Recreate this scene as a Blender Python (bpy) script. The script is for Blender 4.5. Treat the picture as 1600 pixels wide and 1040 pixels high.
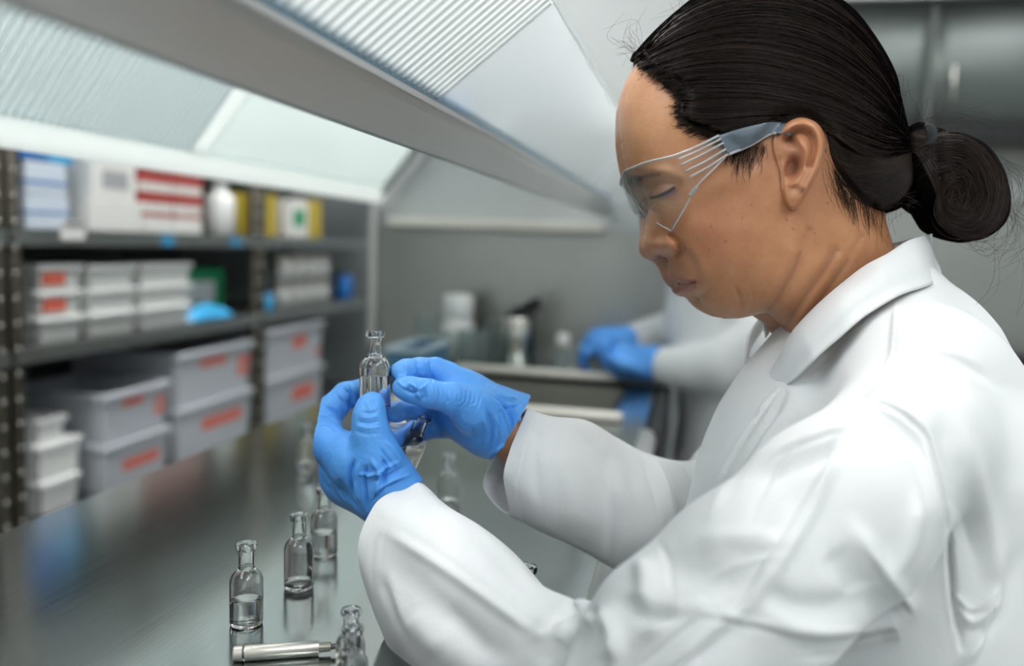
import bpy, bmesh, math, random
import numpy as np
from mathutils import Vector, Matrix

for _o in list(bpy.data.objects):
    bpy.data.objects.remove(_o, do_unlink=True)
SC = bpy.context.scene
COL = SC.collection
RNG = random.Random(7)
NPR = np.random.default_rng(11)

# ------------------------------------------------------------------ camera
FPX, CX, CY = 1300.0, 800.0, 520.0            # focal length and centre in pixels of the 1600x1040 frame
CAM = np.array([0.0, 0.0, 1.17])
ROLL = math.radians(2.0)
_y = np.array([(1090 - CX) / FPX, (CY - 390) / FPX, 1.0]); _y /= np.linalg.norm(_y)
_h = np.array([math.cos(ROLL), -math.sin(ROLL), 0.0])
_x = _h - _h.dot(_y) * _y; _x /= np.linalg.norm(_x)
_z = np.cross(_h, _y); _z /= np.linalg.norm(_z)
if _z[1] < 0: _z = -_z
RIGHT = np.array([_x[0], _y[0], _z[0]])
UP = np.array([_x[1], _y[1], _z[1]])
FWD = np.array([_x[2], _y[2], _z[2]])
RIGHT /= np.linalg.norm(RIGHT); FWD /= np.linalg.norm(FWD); UP /= np.linalg.norm(UP)
_cd = bpy.data.cameras.new('camera'); _co = bpy.data.objects.new('camera', _cd); COL.objects.link(_co)
_m = Matrix.Identity(4)
for _i in range(3):
    _m[_i][0] = RIGHT[_i]; _m[_i][1] = UP[_i]; _m[_i][2] = -FWD[_i]; _m[_i][3] = CAM[_i]
_co.matrix_world = _m
_cd.sensor_fit = 'HORIZONTAL'; _cd.sensor_width = 36.0; _cd.lens = FPX / 1600 * 36
_cd.clip_start = 0.02; _cd.clip_end = 50
_cd.dof.use_dof = True; _cd.dof.focus_distance = 0.545; _cd.dof.aperture_fstop = 2.8
SC.camera = _co

# ------------------------------------------------------------------ world, exposure
_w = bpy.data.worlds.new('world'); SC.world = _w; _w.use_nodes = True
_w.node_tree.nodes['Background'].inputs[0].default_value = (0.80, 0.90, 1.0, 1)
_w.node_tree.nodes['Background'].inputs[1].default_value = 0.05
SC.view_settings.view_transform = 'Standard'; SC.view_settings.look = 'None'
SC.view_settings.gamma = 1.0; SC.view_settings.use_curve_mapping = False
SC.view_settings.exposure = 0.12
SC.cycles.use_denoising = True
SC.cycles.max_bounces = 10; SC.cycles.transparent_max_bounces = 16
SC.cycles.transmission_bounces = 8; SC.cycles.glossy_bounces = 4; SC.cycles.diffuse_bounces = 4
SC.cycles.sample_clamp_indirect = 4.0
SC.cycles.caustics_reflective = False; SC.cycles.caustics_refractive = False
LAMP_HOOD, LAMP_AISLE, LAMP_FRONT = 11.5, 4.6, 9.0   # strength of the ceiling light diffusers over the hood, over the aisle and behind the camera

# ------------------------------------------------------------------ projection helpers
def cam_xyz(px, py, d):
    """pixel + distance along the optical axis -> camera-frame point (right, up, forward)"""
    return np.array([(px - CX) / FPX * d, -(py - CY) / FPX * d, d])
def to_world(c):
    c = np.asarray(c, dtype=float)
    return CAM + c[..., 0:1] * RIGHT + c[..., 1:2] * UP + c[..., 2:3] * FWD
def at(px, py, d):
    return to_world(cam_xyz(px, py, d))
def ray(px, py):
    r = (px - CX) / FPX * RIGHT - (py - CY) / FPX * UP + FWD
    return r
def on_plane(px, py, axis, val):
    r = ray(px, py); t = (val - CAM[axis]) / r[axis]
    return CAM + t * r
def project(c):
    return CX + c[..., 0] / c[..., 2] * FPX, CY - c[..., 1] / c[..., 2] * FPX

# ------------------------------------------------------------------ materials
MATS = {}
def nmat(name):
    m = bpy.data.materials.new(name); m.use_nodes = True; MATS[name] = m
    nt = m.node_tree; b = nt.nodes['Principled BSDF']
    return m, nt, b
def L(nt, a, b): nt.links.new(a, b)
def N(nt, t, **kw):
    n = nt.nodes.new(t)
    for k, v in kw.items(): setattr(n, k, v)
    return n
def mat(name, col, rough=0.5, metal=0.0, trans=0.0, ior=1.45, spec=None, noise=0.0, nscale=40, bump=0.0, bscale=200, alpha=None, emit=None, estr=0, sss=0.0, sheen=0.0, coat=0.0):
    m, nt, b = nmat(name)
    b.inputs['Base Color'].default_value = (*col, 1)
    b.inputs['Roughness'].default_value = rough; b.inputs['Metallic'].default_value = metal
    b.inputs['Transmission Weight'].default_value = trans; b.inputs['IOR'].default_value = ior
    if spec is not None: b.inputs['Specular IOR Level'].default_value = spec
    if sheen: b.inputs['Sheen Weight'].default_value = sheen
    if coat: b.inputs['Coat Weight'].default_value = coat
    if sss:
        b.inputs['Subsurface Weight'].default_value = sss
        b.inputs['Subsurface Radius'].default_value = (0.01, 0.004, 0.002); b.inputs['Subsurface Scale'].default_value = 0.5
    if emit is not None:
        b.inputs['Emission Color'].default_value = (*emit, 1); b.inputs['Emission Strength'].default_value = estr
    if noise or bump:
        tc = N(nt, 'ShaderNodeTexCoord')
    if noise:
        nz = N(nt, 'ShaderNodeTexNoise'); nz.inputs['Scale'].default_value = nscale; nz.inputs['Detail'].default_value = 4
        L(nt, tc.outputs['Object'], nz.inputs['Vector'])
        mx = N(nt, 'ShaderNodeMix', data_type='RGBA', blend_type='MIX')
        mx.inputs[6].default_value = (*[c * (1 - noise) for c in col], 1); mx.inputs[7].default_value = (*[min(1, c * (1 + noise)) for c in col], 1)
        L(nt, nz.outputs['Fac'], mx.inputs[0]); L(nt, mx.outputs[2], b.inputs['Base Color'])
    if bump:
        nz = N(nt, 'ShaderNodeTexNoise'); nz.inputs['Scale'].default_value = bscale; nz.inputs['Detail'].default_value = 3
        L(nt, tc.outputs['Object'], nz.inputs['Vector'])
        bp = N(nt, 'ShaderNodeBump'); bp.inputs['Strength'].default_value = bump; bp.inputs['Distance'].default_value = 0.001
        L(nt, nz.outputs['Fac'], bp.inputs['Height']); L(nt, bp.outputs['Normal'], b.inputs['Normal'])
    return m
def steel(name, col, rough, stretch=(3, 120, 3), streak=0.10, metal=1.0):
    """brushed stainless steel: streaky roughness and fine relief along one axis"""
    m, nt, b = nmat(name)
    b.inputs['Metallic'].default_value = metal
    tc = N(nt, 'ShaderNodeTexCoord'); mp = N(nt, 'ShaderNodeMapping'); mp.inputs['Scale'].default_value = stretch
    nz = N(nt, 'ShaderNodeTexNoise'); nz.inputs['Scale'].default_value = 4; nz.inputs['Detail'].default_value = 6
    L(nt, tc.outputs['Object'], mp.inputs[0]); L(nt, mp.outputs[0], nz.inputs['Vector'])
    mr = N(nt, 'ShaderNodeMapRange'); mr.inputs['To Min'].default_value = rough - streak; mr.inputs['To Max'].default_value = rough + streak
    L(nt, nz.outputs['Fac'], mr.inputs[0]); L(nt, mr.outputs[0], b.inputs['Roughness'])
    n2 = N(nt, 'ShaderNodeTexNoise'); n2.inputs['Scale'].default_value = 3.0; n2.inputs['Detail'].default_value = 5
    L(nt, tc.outputs['Object'], n2.inputs['Vector'])
    mx = N(nt, 'ShaderNodeMix', data_type='RGBA')
    mx.inputs[6].default_value = (*[c * 0.82 for c in col], 1); mx.inputs[7].default_value = (*[min(1, c * 1.12) for c in col], 1)
    L(nt, n2.outputs['Fac'], mx.inputs[0]); L(nt, mx.outputs[2], b.inputs['Base Color'])
    bp = N(nt, 'ShaderNodeBump'); bp.inputs['Strength'].default_value = 0.03; bp.inputs['Distance'].default_value = 0.0005
    L(nt, nz.outputs['Fac'], bp.inputs['Height']); L(nt, bp.outputs['Normal'], b.inputs['Normal'])
    return m
def sheet_glass(name, tint, ior=1.5, haze=0.0, hazecol=(0.9, 0.95, 0.95), rough=0.02, back=0.45):
    """thin clear sheet: transparent with Fresnel gloss, optional milky haze (a translucent scatter)"""
    m = bpy.data.materials.new(name); m.use_nodes = True; MATS[name] = m
    nt = m.node_tree; nt.nodes.clear()
    out = N(nt, 'ShaderNodeOutputMaterial'); tr = N(nt, 'ShaderNodeBsdfTransparent'); tr.inputs[0].default_value = (*tint, 1)
    gl = N(nt, 'ShaderNodeBsdfGlossy'); gl.inputs['Roughness'].default_value = rough
    fr = N(nt, 'ShaderNodeFresnel'); ge = N(nt, 'ShaderNodeNewGeometry')
    iv = N(nt, 'ShaderNodeMapRange'); iv.inputs['To Min'].default_value = ior; iv.inputs['To Max'].default_value = 1 / ior      # same gloss on both faces of the sheet
    L(nt, ge.outputs['Backfacing'], iv.inputs[0]); L(nt, iv.outputs[0], fr.inputs[0])
    mx = N(nt, 'ShaderNodeMixShader'); L(nt, fr.outputs[0], mx.inputs[0]); L(nt, gl.outputs[0], mx.inputs[2])
    if haze:
        tl = N(nt, 'ShaderNodeBsdfTranslucent'); tl.inputs[0].default_value = (*hazecol, 1)
        df = N(nt, 'ShaderNodeBsdfDiffuse'); df.inputs[0].default_value = (*hazecol, 1)
        m2 = N(nt, 'ShaderNodeMixShader'); m2.inputs[0].default_value = back
        L(nt, tl.outputs[0], m2.inputs[1]); L(nt, df.outputs[0], m2.inputs[2])
        m3 = N(nt, 'ShaderNodeMixShader'); m3.inputs[0].default_value = haze
        L(nt, tr.outputs[0], m3.inputs[1]); L(nt, m2.outputs[0], m3.inputs[2]); L(nt, m3.outputs[0], mx.inputs[1])
    else:
        L(nt, tr.outputs[0], mx.inputs[1])
    L(nt, mx.outputs[0], out.inputs[0])
    return m

# ------------------------------------------------------------------ objects
WLOC = {}
def wloc(o):
    return WLOC.get(o.name, Vector((0, 0, 0)))
def empty(name, loc, label=None, cat=None, group=None, parent=None):
    o = bpy.data.objects.new(name, None); COL.objects.link(o); o.empty_display_size = 0.05
    o.location = loc; WLOC[o.name] = Vector(loc)
    if parent is not None:
        o.parent = parent; o.matrix_parent_inverse = Matrix.Translation(-wloc(parent))
    tag(o, label, cat, group)
    return o
def tag(o, label=None, cat=None, group=None, kind=None):
    if label: o['label'] = label
    if cat: o['category'] = cat
    if group: o['group'] = group
    if kind: o['kind'] = kind
    return o
def link(name, me, mt=None, parent=None, smooth=False):
    o = bpy.data.objects.new(name, me); COL.objects.link(o)
    if mt is not None:
        for x in (mt if isinstance(mt, (list, tuple)) else [mt]): me.materials.append(MATS[x] if isinstance(x, str) else x)
    if smooth:
        me.polygons.foreach_set('use_smooth', np.ones(len(me.polygons), dtype=bool))
    if parent is not None:
        o.parent = parent; o.matrix_parent_inverse = Matrix.Translation(-wloc(parent))
    WLOC[o.name] = Vector((0, 0, 0))
    return o
def mesh_np(name, V, F):
    """fast mesh from arrays: F is an (n,4) or (n,3) array, or a list of such"""
    me = bpy.data.meshes.new(name)
    Fs = F if isinstance(F, list) else [F]
    Fs = [np.asarray(f, dtype=np.int32) for f in Fs if len(f)]
    V = np.asarray(V, dtype=np.float32)
    me.vertices.add(len(V)); me.vertices.foreach_set('co', V.ravel())
    loops = np.concatenate([f.ravel() for f in Fs]); sizes = np.concatenate([np.full(len(f), f.shape[1], dtype=np.int32) for f in Fs])
    starts = np.concatenate([[0], np.cumsum(sizes)[:-1]]).astype(np.int32)
    me.loops.add(len(loops)); me.loops.foreach_set('vertex_index', loops)
    me.polygons.add(len(sizes)); me.polygons.foreach_set('loop_start', starts)
    me.update(calc_edges=True); me.validate()
    return me
class MB:
    """collects simple solids into ONE mesh"""
    def __init__(s): s.v = []; s.f = []
    def add(s, V, F):
        n = len(s.v); s.v += [tuple(map(float, p)) for p in V]; s.f += [tuple(i + n for i in f) for f in F]; return s
    def box(s, lo, hi, bev=0.0, M=None):
        x0, y0, z0 = lo; x1, y1, z1 = hi
        if bev <= 0:
            V = [(x0, y0, z0), (x1, y0, z0), (x1, y1, z0), (x0, y1, z0), (x0, y0, z1), (x1, y0, z1), (x1, y1, z1), (x0, y1, z1)]
            F = [(0, 3, 2, 1), (4, 5, 6, 7), (0, 1, 5, 4), (1, 2, 6, 5), (2, 3, 7, 6), (3, 0, 4, 7)]
        else:
            bm = bmesh.new(); bmesh.ops.create_cube(bm, size=1)
            for v in bm.verts:
                v.co = Vector(((x0 + x1) / 2 + v.co.x * (x1 - x0), (y0 + y1) / 2 + v.co.y * (y1 - y0), (z0 + z1) / 2 + v.co.z * (z1 - z0)))
            bmesh.ops.bevel(bm, geom=bm.edges[:], offset=bev, segments=2, profile=0.5, affect='EDGES')
            bm.verts.index_update(); V = [v.co.copy() for v in bm.verts]; F = [tuple(v.index for v in f.verts) for f in bm.faces]; bm.free()
        if M is not None: V = [M @ Vector(v) for v in V]
        return s.add(V, F)
    def hexa(s, P):
        return s.add(P, [(0, 3, 2, 1), (4, 5, 6, 7), (0, 1, 5, 4), (1, 2, 6, 5), (2, 3, 7, 6), (3, 0, 4, 7)])
    def tube(s, pts, rad, n=10, cap=True):
        pts = [Vector(p) for p in pts]; rad = rad if isinstance(rad, (list, tuple)) else [rad] * len(pts)
        V = []; F = []; up = None
        for i, p in enumerate(pts):
            t = (pts[min(i + 1, len(pts) - 1)] - pts[max(i - 1, 0)]).normalized()
            if up is None: up = t.orthogonal().normalized()
            up = (up - up.dot(t) * t).normalized(); w = t.cross(up)
            for k in range(n):
                a = 2 * math.pi * k / n; V.append(p + rad[i] * (math.cos(a) * up + math.sin(a) * w))
        for i in range(len(pts) - 1):
            for k in range(n):
                k2 = (k + 1) % n; F.append((i * n + k, i * n + k2, (i + 1) * n + k2, (i + 1) * n + k))
        if cap:
            F.append(tuple(range(n - 1, -1, -1))); F.append(tuple((len(pts) - 1) * n + k for k in range(n)))
        return s.add(V, F)
    def lathe(s, prof, n=32, c=(0, 0, 0), M=None):
        """prof: (r, z) pairs; r=0 ends close to a point"""
        V = []; F = []; idx = []
        for r, z in prof:
            if r < 1e-7: idx.append([len(V)]); V.append((c[0], c[1], c[2] + z))
            else:
                idx.append(list(range(len(V), len(V) + n)))
                V += [(c[0] + r * math.cos(2 * math.pi * k / n), c[1] + r * math.sin(2 * math.pi * k / n), c[2] + z) for k in range(n)]
        for a, b in zip(idx[:-1], idx[1:]):
            for k in range(n):
                k2 = (k + 1) % n
                if len(a) == 1 and len(b) == 1: continue
                if len(a) == 1: F.append((a[0], b[k2], b[k]))
                elif len(b) == 1: F.append((a[k], a[k2], b[0]))
                else: F.append((a[k], a[k2], b[k2], b[k]))
        if M is not None: V = [M @ Vector(v) for v in V]
        return s.add(V, F)
    def build(s, name, mt, parent=None, smooth=False):
        me = bpy.data.meshes.new(name); me.from_pydata(s.v, [], s.f); me.update()
        if smooth == 'auto':
            o = link(name, me, mt, parent, True)
            bm = bmesh.new(); bm.from_mesh(me)
            for e in bm.edges:
                if len(e.link_faces) == 2 and e.calc_face_angle(0) > 0.6: e.smooth = False
            bm.to_mesh(me); bm.free(); return o
        return link(name, me, mt, parent, smooth)
def copy_tree(o, parent=None, loc=None, rot=None):
    c = o.copy(); COL.objects.link(c); c.parent = parent; WLOC[c.name] = wloc(o).copy()
    if loc is not None: c.location = loc
    if rot is not None: c.rotation_euler = rot
    for ch in list(o.children): copy_tree(ch, c)
    return c

# ================================================================== materials of the place
steel('bench_steel', (0.40, 0.435, 0.43), 0.16, (120, 3, 3), 0.05)
steel('wall_steel', (0.47, 0.48, 0.455), 0.34, (3, 3, 90), 0.08)
steel('bar_steel', (0.58, 0.59, 0.575), 0.46, (3, 3, 60), 0.06, .75)
steel('shelf_steel', (0.42, 0.44, 0.42), 0.38, (60, 3, 3), 0.06)
steel('cabinet_steel', (0.21, 0.235, 0.225), 0.50, (60, 60, 3), 0.06, .75)
mat('post_steel', (0.33, 0.33, 0.30), 0.35, 0.9, noise=0.2, nscale=15)
mat('post_dark', (0.085, 0.078, 0.062), 0.45, 0.6, noise=0.35, nscale=25)
mat('post_ring', (0.75, 0.74, 0.68), 0.18, 1.0)
mat('post_groove', (0.46, 0.45, 0.41), 0.30, 1.0)
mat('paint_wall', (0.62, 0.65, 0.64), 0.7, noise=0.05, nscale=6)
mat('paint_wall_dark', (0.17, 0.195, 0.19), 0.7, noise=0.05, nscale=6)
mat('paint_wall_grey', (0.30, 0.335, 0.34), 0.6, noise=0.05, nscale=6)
mat('paint_ceiling', (0.80, 0.82, 0.81), 0.8, noise=0.02, nscale=5)
mat('floor_vinyl', (0.42, 0.44, 0.44), 0.4, noise=0.12, nscale=30)
mat('white_frame', (0.86, 0.89, 0.88), 0.4)
mat('cream_trim', (0.80, 0.78, 0.70), 0.45)
mat('black_rubber', (0.015, 0.017, 0.018), 0.6)
mat('black_plastic', (0.020, 0.022, 0.024), 0.45)
mat('lamp_diffuser_hood', (0.9, 0.9, 0.9), 0.5, emit=(1.0, 0.99, 0.965), estr=LAMP_HOOD)
mat('lamp_diffuser_aisle', (0.9, 0.9, 0.9), 0.5, emit=(0.97, 0.985, 1.0), estr=LAMP_AISLE)
mat('lamp_diffuser_front', (0.9, 0.9, 0.9), 0.5, emit=(0.98, 0.99, 1.0), estr=LAMP_FRONT)
mat('bin_grey', (0.50, 0.53, 0.57), 0.45, noise=0.03)
mat('bin_inside', (0.42, 0.45, 0.50), 0.5)
mat('tub_white', (0.83, 0.85, 0.83), 0.4)
mat('tub_lid', (0.88, 0.90, 0.89), 0.35)
mat('print_red', (0.78, 0.16, 0.10), 0.5)
mat('print_grey', (0.40, 0.42, 0.43), 0.5)
mat('card_white', (0.82, 0.82, 0.79), 0.6)
mat('card_bluewhite', (0.66, 0.74, 0.84), 0.55)
mat('card_red', (0.45, 0.07, 0.06), 0.5)
mat('card_blue', (0.02, 0.16, 0.50), 0.45)
mat('card_cyan', (0.05, 0.42, 0.78), 0.4)
mat('card_green', (0.015, 0.33, 0.13), 0.45)
mat('card_dark', (0.06, 0.09, 0.09), 0.5)
mat('card_yellow', (0.55, 0.42, 0.05), 0.5)
mat('card_olive', (0.25, 0.30, 0.26), 0.5)
mat('jar_glass_grey', (0.55, 0.58, 0.56), 0.15, 0.0, 0.35)
mat('lid_metal', (0.60, 0.58, 0.52), 0.3, 0.8)
sheet_glass('sash_glass', (0.96, 0.98, 0.98), 1.25, 0.06, (0.92, 0.96, 0.97), 0.03)
sheet_glass('rib_sheet', (0.9, 0.95, 0.95), 1.45, 0.85, (0.95, 0.97, 0.97), 0.12, 0.3)
sheet_glass('frame_plastic', (0.95, 0.98, 0.975), 1.25, 0.95, (0.96, 0.995, 0.985), 0.3, 0.10)
sheet_glass('milk_sheet', (0.85, 0.90, 0.90), 1.45, 0.90, (0.97, 0.97, 0.96), 0.15, 0.25)
sheet_glass('frost_sheet', (0.86, 0.93, 0.925), 1.40, 0.60, (0.91, 0.965, 0.955), 0.15, 0.2)

# ================================================================== room shell
def slab(name, lo, hi, m, kind='structure'):
    o = MB().box(lo, hi).build(name, m); tag(o, kind=kind); return o
RX0, RX1, RY0, RY1, RZ = -1.78, 2.3, -1.7, 3.45, 2.62
slab('floor', (RX0 - .1, RY0 - .1, -.08), (RX1 + .1, RY1 + .1, 0), 'floor_vinyl')
slab('ceiling', (RX0 - .1, RY0 - .1, RZ), (RX1 + .1, RY1 + .1, RZ + .08), 'paint_ceiling')
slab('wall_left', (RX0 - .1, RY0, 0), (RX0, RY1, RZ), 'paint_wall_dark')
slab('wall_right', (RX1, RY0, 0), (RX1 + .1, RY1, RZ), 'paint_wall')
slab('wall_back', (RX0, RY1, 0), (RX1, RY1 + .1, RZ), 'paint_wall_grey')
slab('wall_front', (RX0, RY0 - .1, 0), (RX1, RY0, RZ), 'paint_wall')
LN = ['above the shelves, nearest the camera end', 'above the shelves, middle of the row', 'above the shelves, far end of the room',
      'above the aisle behind the woman, nearest the camera end', 'above the aisle beside the woman', 'above the aisle, far end of the room']
li = 0
for x in (-0.85, 0.95):
    for y in (-0.75, 0.85, 2.45):
        e = empty('ceiling_light', (x, y, RZ - .07), 'white ceiling light panel ' + LN[li], 'ceiling light', 'ceiling light panels'); li += 1
        f = MB()
        for (a0, b0, a1, b1) in ((-.34, -.64, -.30, .64), (.30, -.64, .34, .64), (-.30, -.64, .30, -.60), (-.30, .60, .30, .64)):
            f.box((x + a0, y + b0, RZ - .07), (x + a1, y + b1, RZ - .001))
        f.build('frame', 'white_frame', e)
        MB().box((x - .30, y - .60, RZ - .05), (x + .30, y + .60, RZ - .045)).build('diffuser', 'lamp_diffuser_front' if y < 0 else 'lamp_diffuser_hood' if x < 0 else 'lamp_diffuser_aisle', e)

# ================================================================== bench with sink
BZ = 0.913; BX0, BX1, BY0, BY1 = -0.558, -0.060, -0.9, 1.86
SX0, SX1, SY0, SY1 = -0.44, -0.115, 1.235, 1.585
bench = empty('lab_bench', (-.31, .5, 0), 'long brushed stainless steel bench with a sink in the far end', 'bench')
m = MB()
for (x0, x1, y0, y1) in ((BX0, BX1, BY0, SY0), (BX0, SX0, SY0, SY1), (SX1, BX1, SY0, SY1), (BX0, BX1, SY1, BY1)):
    m.box((x0, y0, BZ - .012), (x1, y1, BZ))
m.build('worktop', 'bench_steel', bench)
r = MB().tube([(BX1 + .002, BY0, BZ - .014), (BX1 + .002, 1.178, BZ - .014)], .016, 14); r.build('rounded_edge', 'bar_steel', bench, True)
MB().box((BX1 - .030, BY0, BZ - .075), (BX1 + .004, BY1, BZ - .018)).build('apron', 'black_plastic', bench)
MB().box((BX0, BY0, BZ - .075), (BX0 + .02, BY1, BZ - .012)).build('back_apron', 'shelf_steel', bench)
bas = MB(); dz = .17
bas.box((SX0, SY0, BZ - dz - .004), (SX1, SY1, BZ - dz)); bas.box((SX0 - .003, SY0, BZ - dz), (SX0, SY1, BZ)); bas.box((SX1, SY0, BZ - dz), (SX1 + .003, SY1, BZ))
bas.box((SX0, SY0 - .003, BZ - dz), (SX1, SY0, BZ)); bas.box((SX0, SY1, BZ - dz), (SX1, SY1 + .003, BZ))
mat('basin_dark', (0.30, 0.295, 0.26), 0.5, 0.5)
b = bas.build('sink_basin', 'basin_dark', bench)
MB().lathe([(0, .001), (.03, .001), (.034, .004), (.028, .006), (0, .003)], 20, (-.28, 1.41, BZ - dz)).build('drain', 'post_ring', b, True)
rim = MB()
for (lo, hi) in (((SX0 - .02, SY1 - .002, BZ), (SX1 + .02, SY1 + .03, BZ + .012)), ((SX0 - .02, SY0 - .03, BZ), (SX1 + .02, SY0 + .002, BZ + .012)),
                 ((SX0 - .02, SY0, BZ), (SX0, SY1, BZ + .012))):
    rim.box(lo, hi, .004)
rim.build('sink_rim', 'cream_trim', bench, 'auto')
MB().box((BX1 + .0045, 1.18, BZ - .16), (BX1 + .022, BY1, BZ - .001), .003).build('rubber_bumper', 'black_rubber', bench)
for (x, y) in ((BX0 + .03, BY0 + .05), (BX1 - .05, BY0 + .05), (BX0 + .03, BY1 - .06), (BX1 - .05, BY1 - .06), (BX0 + .03, .9), (BX1 - .05, .95)):
    MB().box((x - .018, y - .018, 0), (x + .018, y + .018, BZ - .05), .003).build('leg', 'post_steel', bench)
MB().box((BX0 + .02, BY0 + .03, .22), (BX1 - .04, BY1 - .03, .235)).build('undershelf', 'shelf_steel', bench)

# ================================================================== ventilated hood over the bench
hood = empty('fume_hood', (-.45, 1.86, BZ), 'slanted fume hood of clear and ribbed plastic sheet with a steel front bar', 'fume hood')
HY0, HY1 = 0.10, 1.86
CXp, CZp, SL = -0.74, 1.256, 0.78                 # foot of the sloping back sheet and its run per rise
ZB, SL2 = 1.400, 0.45                            # above ZB the back sheet stands steeper
def pan(z): return CXp + SL * (z - CZp) if z <= ZB else CXp + SL * (ZB - CZp) + SL2 * (z - ZB)
# steel bar along the foot of the sash: a folded channel
b = MB(); prof = [(-.202, 1.2335), (-.196, 1.2335), (-.189, 1.258), (-.189, 1.2665), (-.2035, 1.2665), (-.2065, 1.264)]
V = [(x, HY0, z) for x, z in prof] + [(x, HY1, z) for x, z in prof]; n = len(prof)
b.add(V, [tuple(range(n)), tuple(range(2 * n - 1, n - 1, -1))] + [(i, i + n, (i + 1) % n + n, (i + 1) % n) for i in range(n)])
b.build('front_bar', 'bar_steel', hood)
mat('lip_highlight', (0.92, 0.92, 0.91), 0.3, 0.1)  # white colour paints in the highlight along the bar's lip
MB().tube([(-.1895, HY0, 1.2668), (-.1895, HY1, 1.2668)], .0024, 10).build('bar_lip', 'lip_highlight', hood, True)
mat('glass_edge', (0.36, 0.58, 0.74), 0.25, 0, 0.2, 1.45)
MB().box((-.1900, HY0, 1.2685), (-.1868, HY1 - .02, 1.2768)).build('seal_strip', 'glass_edge', hood)
# tilted shield rising from the bar towards the person: ribbed twin-wall near the camera, clear beyond
SHP = [(-.1965, 1.2670), (-.1070, 1.3390)]; _sn = (SHP[1][1] - SHP[0][1], -(SHP[1][0] - SHP[0][0])); _sl = math.hypot(*_sn); _sn = (_sn[0] / _sl, _sn[1] / _sl)
def shield_quad(mb, y0, y1, u0, u1, off, th):
    P = []
    for o_ in (off, off + th):
        for (y, u) in ((y0, u0), (y1, u0), (y1, u1), (y0, u1)):
            P.append((SHP[0][0] + (SHP[1][0] - SHP[0][0]) * u + _sn[0] * o_, y, SHP[0][1] + (SHP[1][1] - SHP[0][1]) * u + _sn[1] * o_))
    return mb.hexa(P)
sheet_glass('shield_milk', (0.95, 0.97, 0.97), 1.30, 0.80, (0.99, 0.99, 0.985), 0.12, 0.10)
sheet_glass('shield_clear', (0.95, 0.975, 0.98), 1.4, 0.42, (0.94, 0.97, 0.98), 0.05, 0.25)
sheet_glass('web_pale', (0.80, 0.85, 0.85), 1.2, 0.55, (0.88, 0.91, 0.91), 0.2, 0.25)
YR = 0.585
mb = MB(); shield_quad(mb, HY0, YR, 0, 1, 0, .0030); mb.build('ribbed_shield', 'shield_milk', hood)
mb = MB(); y = HY0
while y < YR - .004:
    shield_quad(mb, y, y + .0022, .01, .97, .0032, .0012); y += .0100
tag(mb.build('shield_webs', 'web_pale', hood), kind='stuff')
mb = MB(); shield_quad(mb, YR, HY1 - .02, 0, 1, 0, .0030); mb.build('clear_shield', 'shield_clear', hood)
mb = MB(); shield_quad(mb, HY0, HY1 - .02, .985, 1.015, -.0010, .0060); mb.build('shield_edge', 'frame_plastic', hood)
ZA = 1.80; XA = pan(ZA)
def panel_quad(mb, y0, y1, z0, z1, off=0.0, th=.003):
    k_ = SL if z1 <= ZB + .01 else SL2; nx, nz = 1 / math.hypot(1, k_), -k_ / math.hypot(1, k_)          # normal towards the bench side
    P = []
    for o_ in (off, off + th):
        for (y, z) in ((y0, z0), (y1, z0), (y1, z1), (y0, z1)):
            P.append((pan(z) + nx * o_, y, z + nz * o_))
    return mb.hexa(P)
def ribbed(name, y0, y1, z0, z1, pitch, depth, mtl, off=0.0, fill=0.62):
    """corrugated sheet: square ribs running up the slope, one folded sheet"""
    k_ = SL if z1 <= ZB + .01 else SL2; nx, nz = 1 / math.hypot(1, k_), -k_ / math.hypot(1, k_)
    ys = []; y = y0
    while y < y1 - 1e-6:
        ys += [(y, 0), (y + pitch * .12, depth), (y + pitch * fill, depth), (y + pitch * (fill + .12), 0)]; y += pitch
    V = []
    for z in (z0, z1):
        V += [(pan(z) + nx * (off + h), yy, z + nz * (off + h)) for yy, h in ys]
    n = len(ys)
    return MB().add(V, [(i, i + 1, i + 1 + n, i + n) for i in range(n - 1)]).build(name, mtl, hood)
sheet_glass('clear_sheet', (0.82, 0.90, 0.91), 1.40, 0.44, (0.92, 0.965, 0.965), 0.12, 0.15)
mat('web_grey', (0.60, 0.65, 0.64), 0.5)
def webs(name, y0, y1, z0, z1, pitch, width, proud, mtl, off):
    """the upright webs of the twin-wall sheet, one folded strip each, joined (too fine to pick apart)"""
    mb = MB(); y = y0 + pitch * .5
    while y < y1 - width:
        panel_quad(mb, y, y + width, z0, z1, off, proud); y += pitch
    return tag(mb.build(name, mtl, hood), kind='stuff')
mm = MB(); panel_quad(mm, HY0, 1.075, 1.287, 1.398, 0, .002); mm.build('clear_sheet', 'clear_sheet', hood)
webs('sheet_webs', HY0, 1.075, 1.287, 1.398, .0125, .0060, .004, 'rib_sheet', .0022)
mm = MB(); panel_quad(mm, HY0, 1.60, 1.403, ZA - .02, 0, .003); mm.build('diffuser_sheet', 'milk_sheet', hood)
mm = MB(); panel_quad(mm, 1.115, HY1, 1.287, 1.398); mm.build('frosted_sheet', 'frost_sheet', hood)
mm = MB(); panel_quad(mm, 1.63, HY1 - .05, 1.403, ZA - .02); mm.build('frosted_sheet', 'frost_sheet', hood)
mm = MB(); panel_quad(mm, HY0, HY1, CZp, 1.290, -.002, .008); mm.build('lower_frame', 'frame_plastic', hood)
mm = MB(); panel_quad(mm, HY0, HY1, 1.394, 1.400, -.002, .008); mm.build('middle_frame', 'frame_plastic', hood)
mm = MB(); panel_quad(mm, 1.072, 1.118, 1.287, 1.398, -.001, .006); mm.build('cross_frame', 'frame_plastic', hood)
mm = MB(); panel_quad(mm, 1.60, 1.635, 1.403, ZA - .02, -.001, .006); mm.build('cross_frame', 'frame_plastic', hood)
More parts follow.
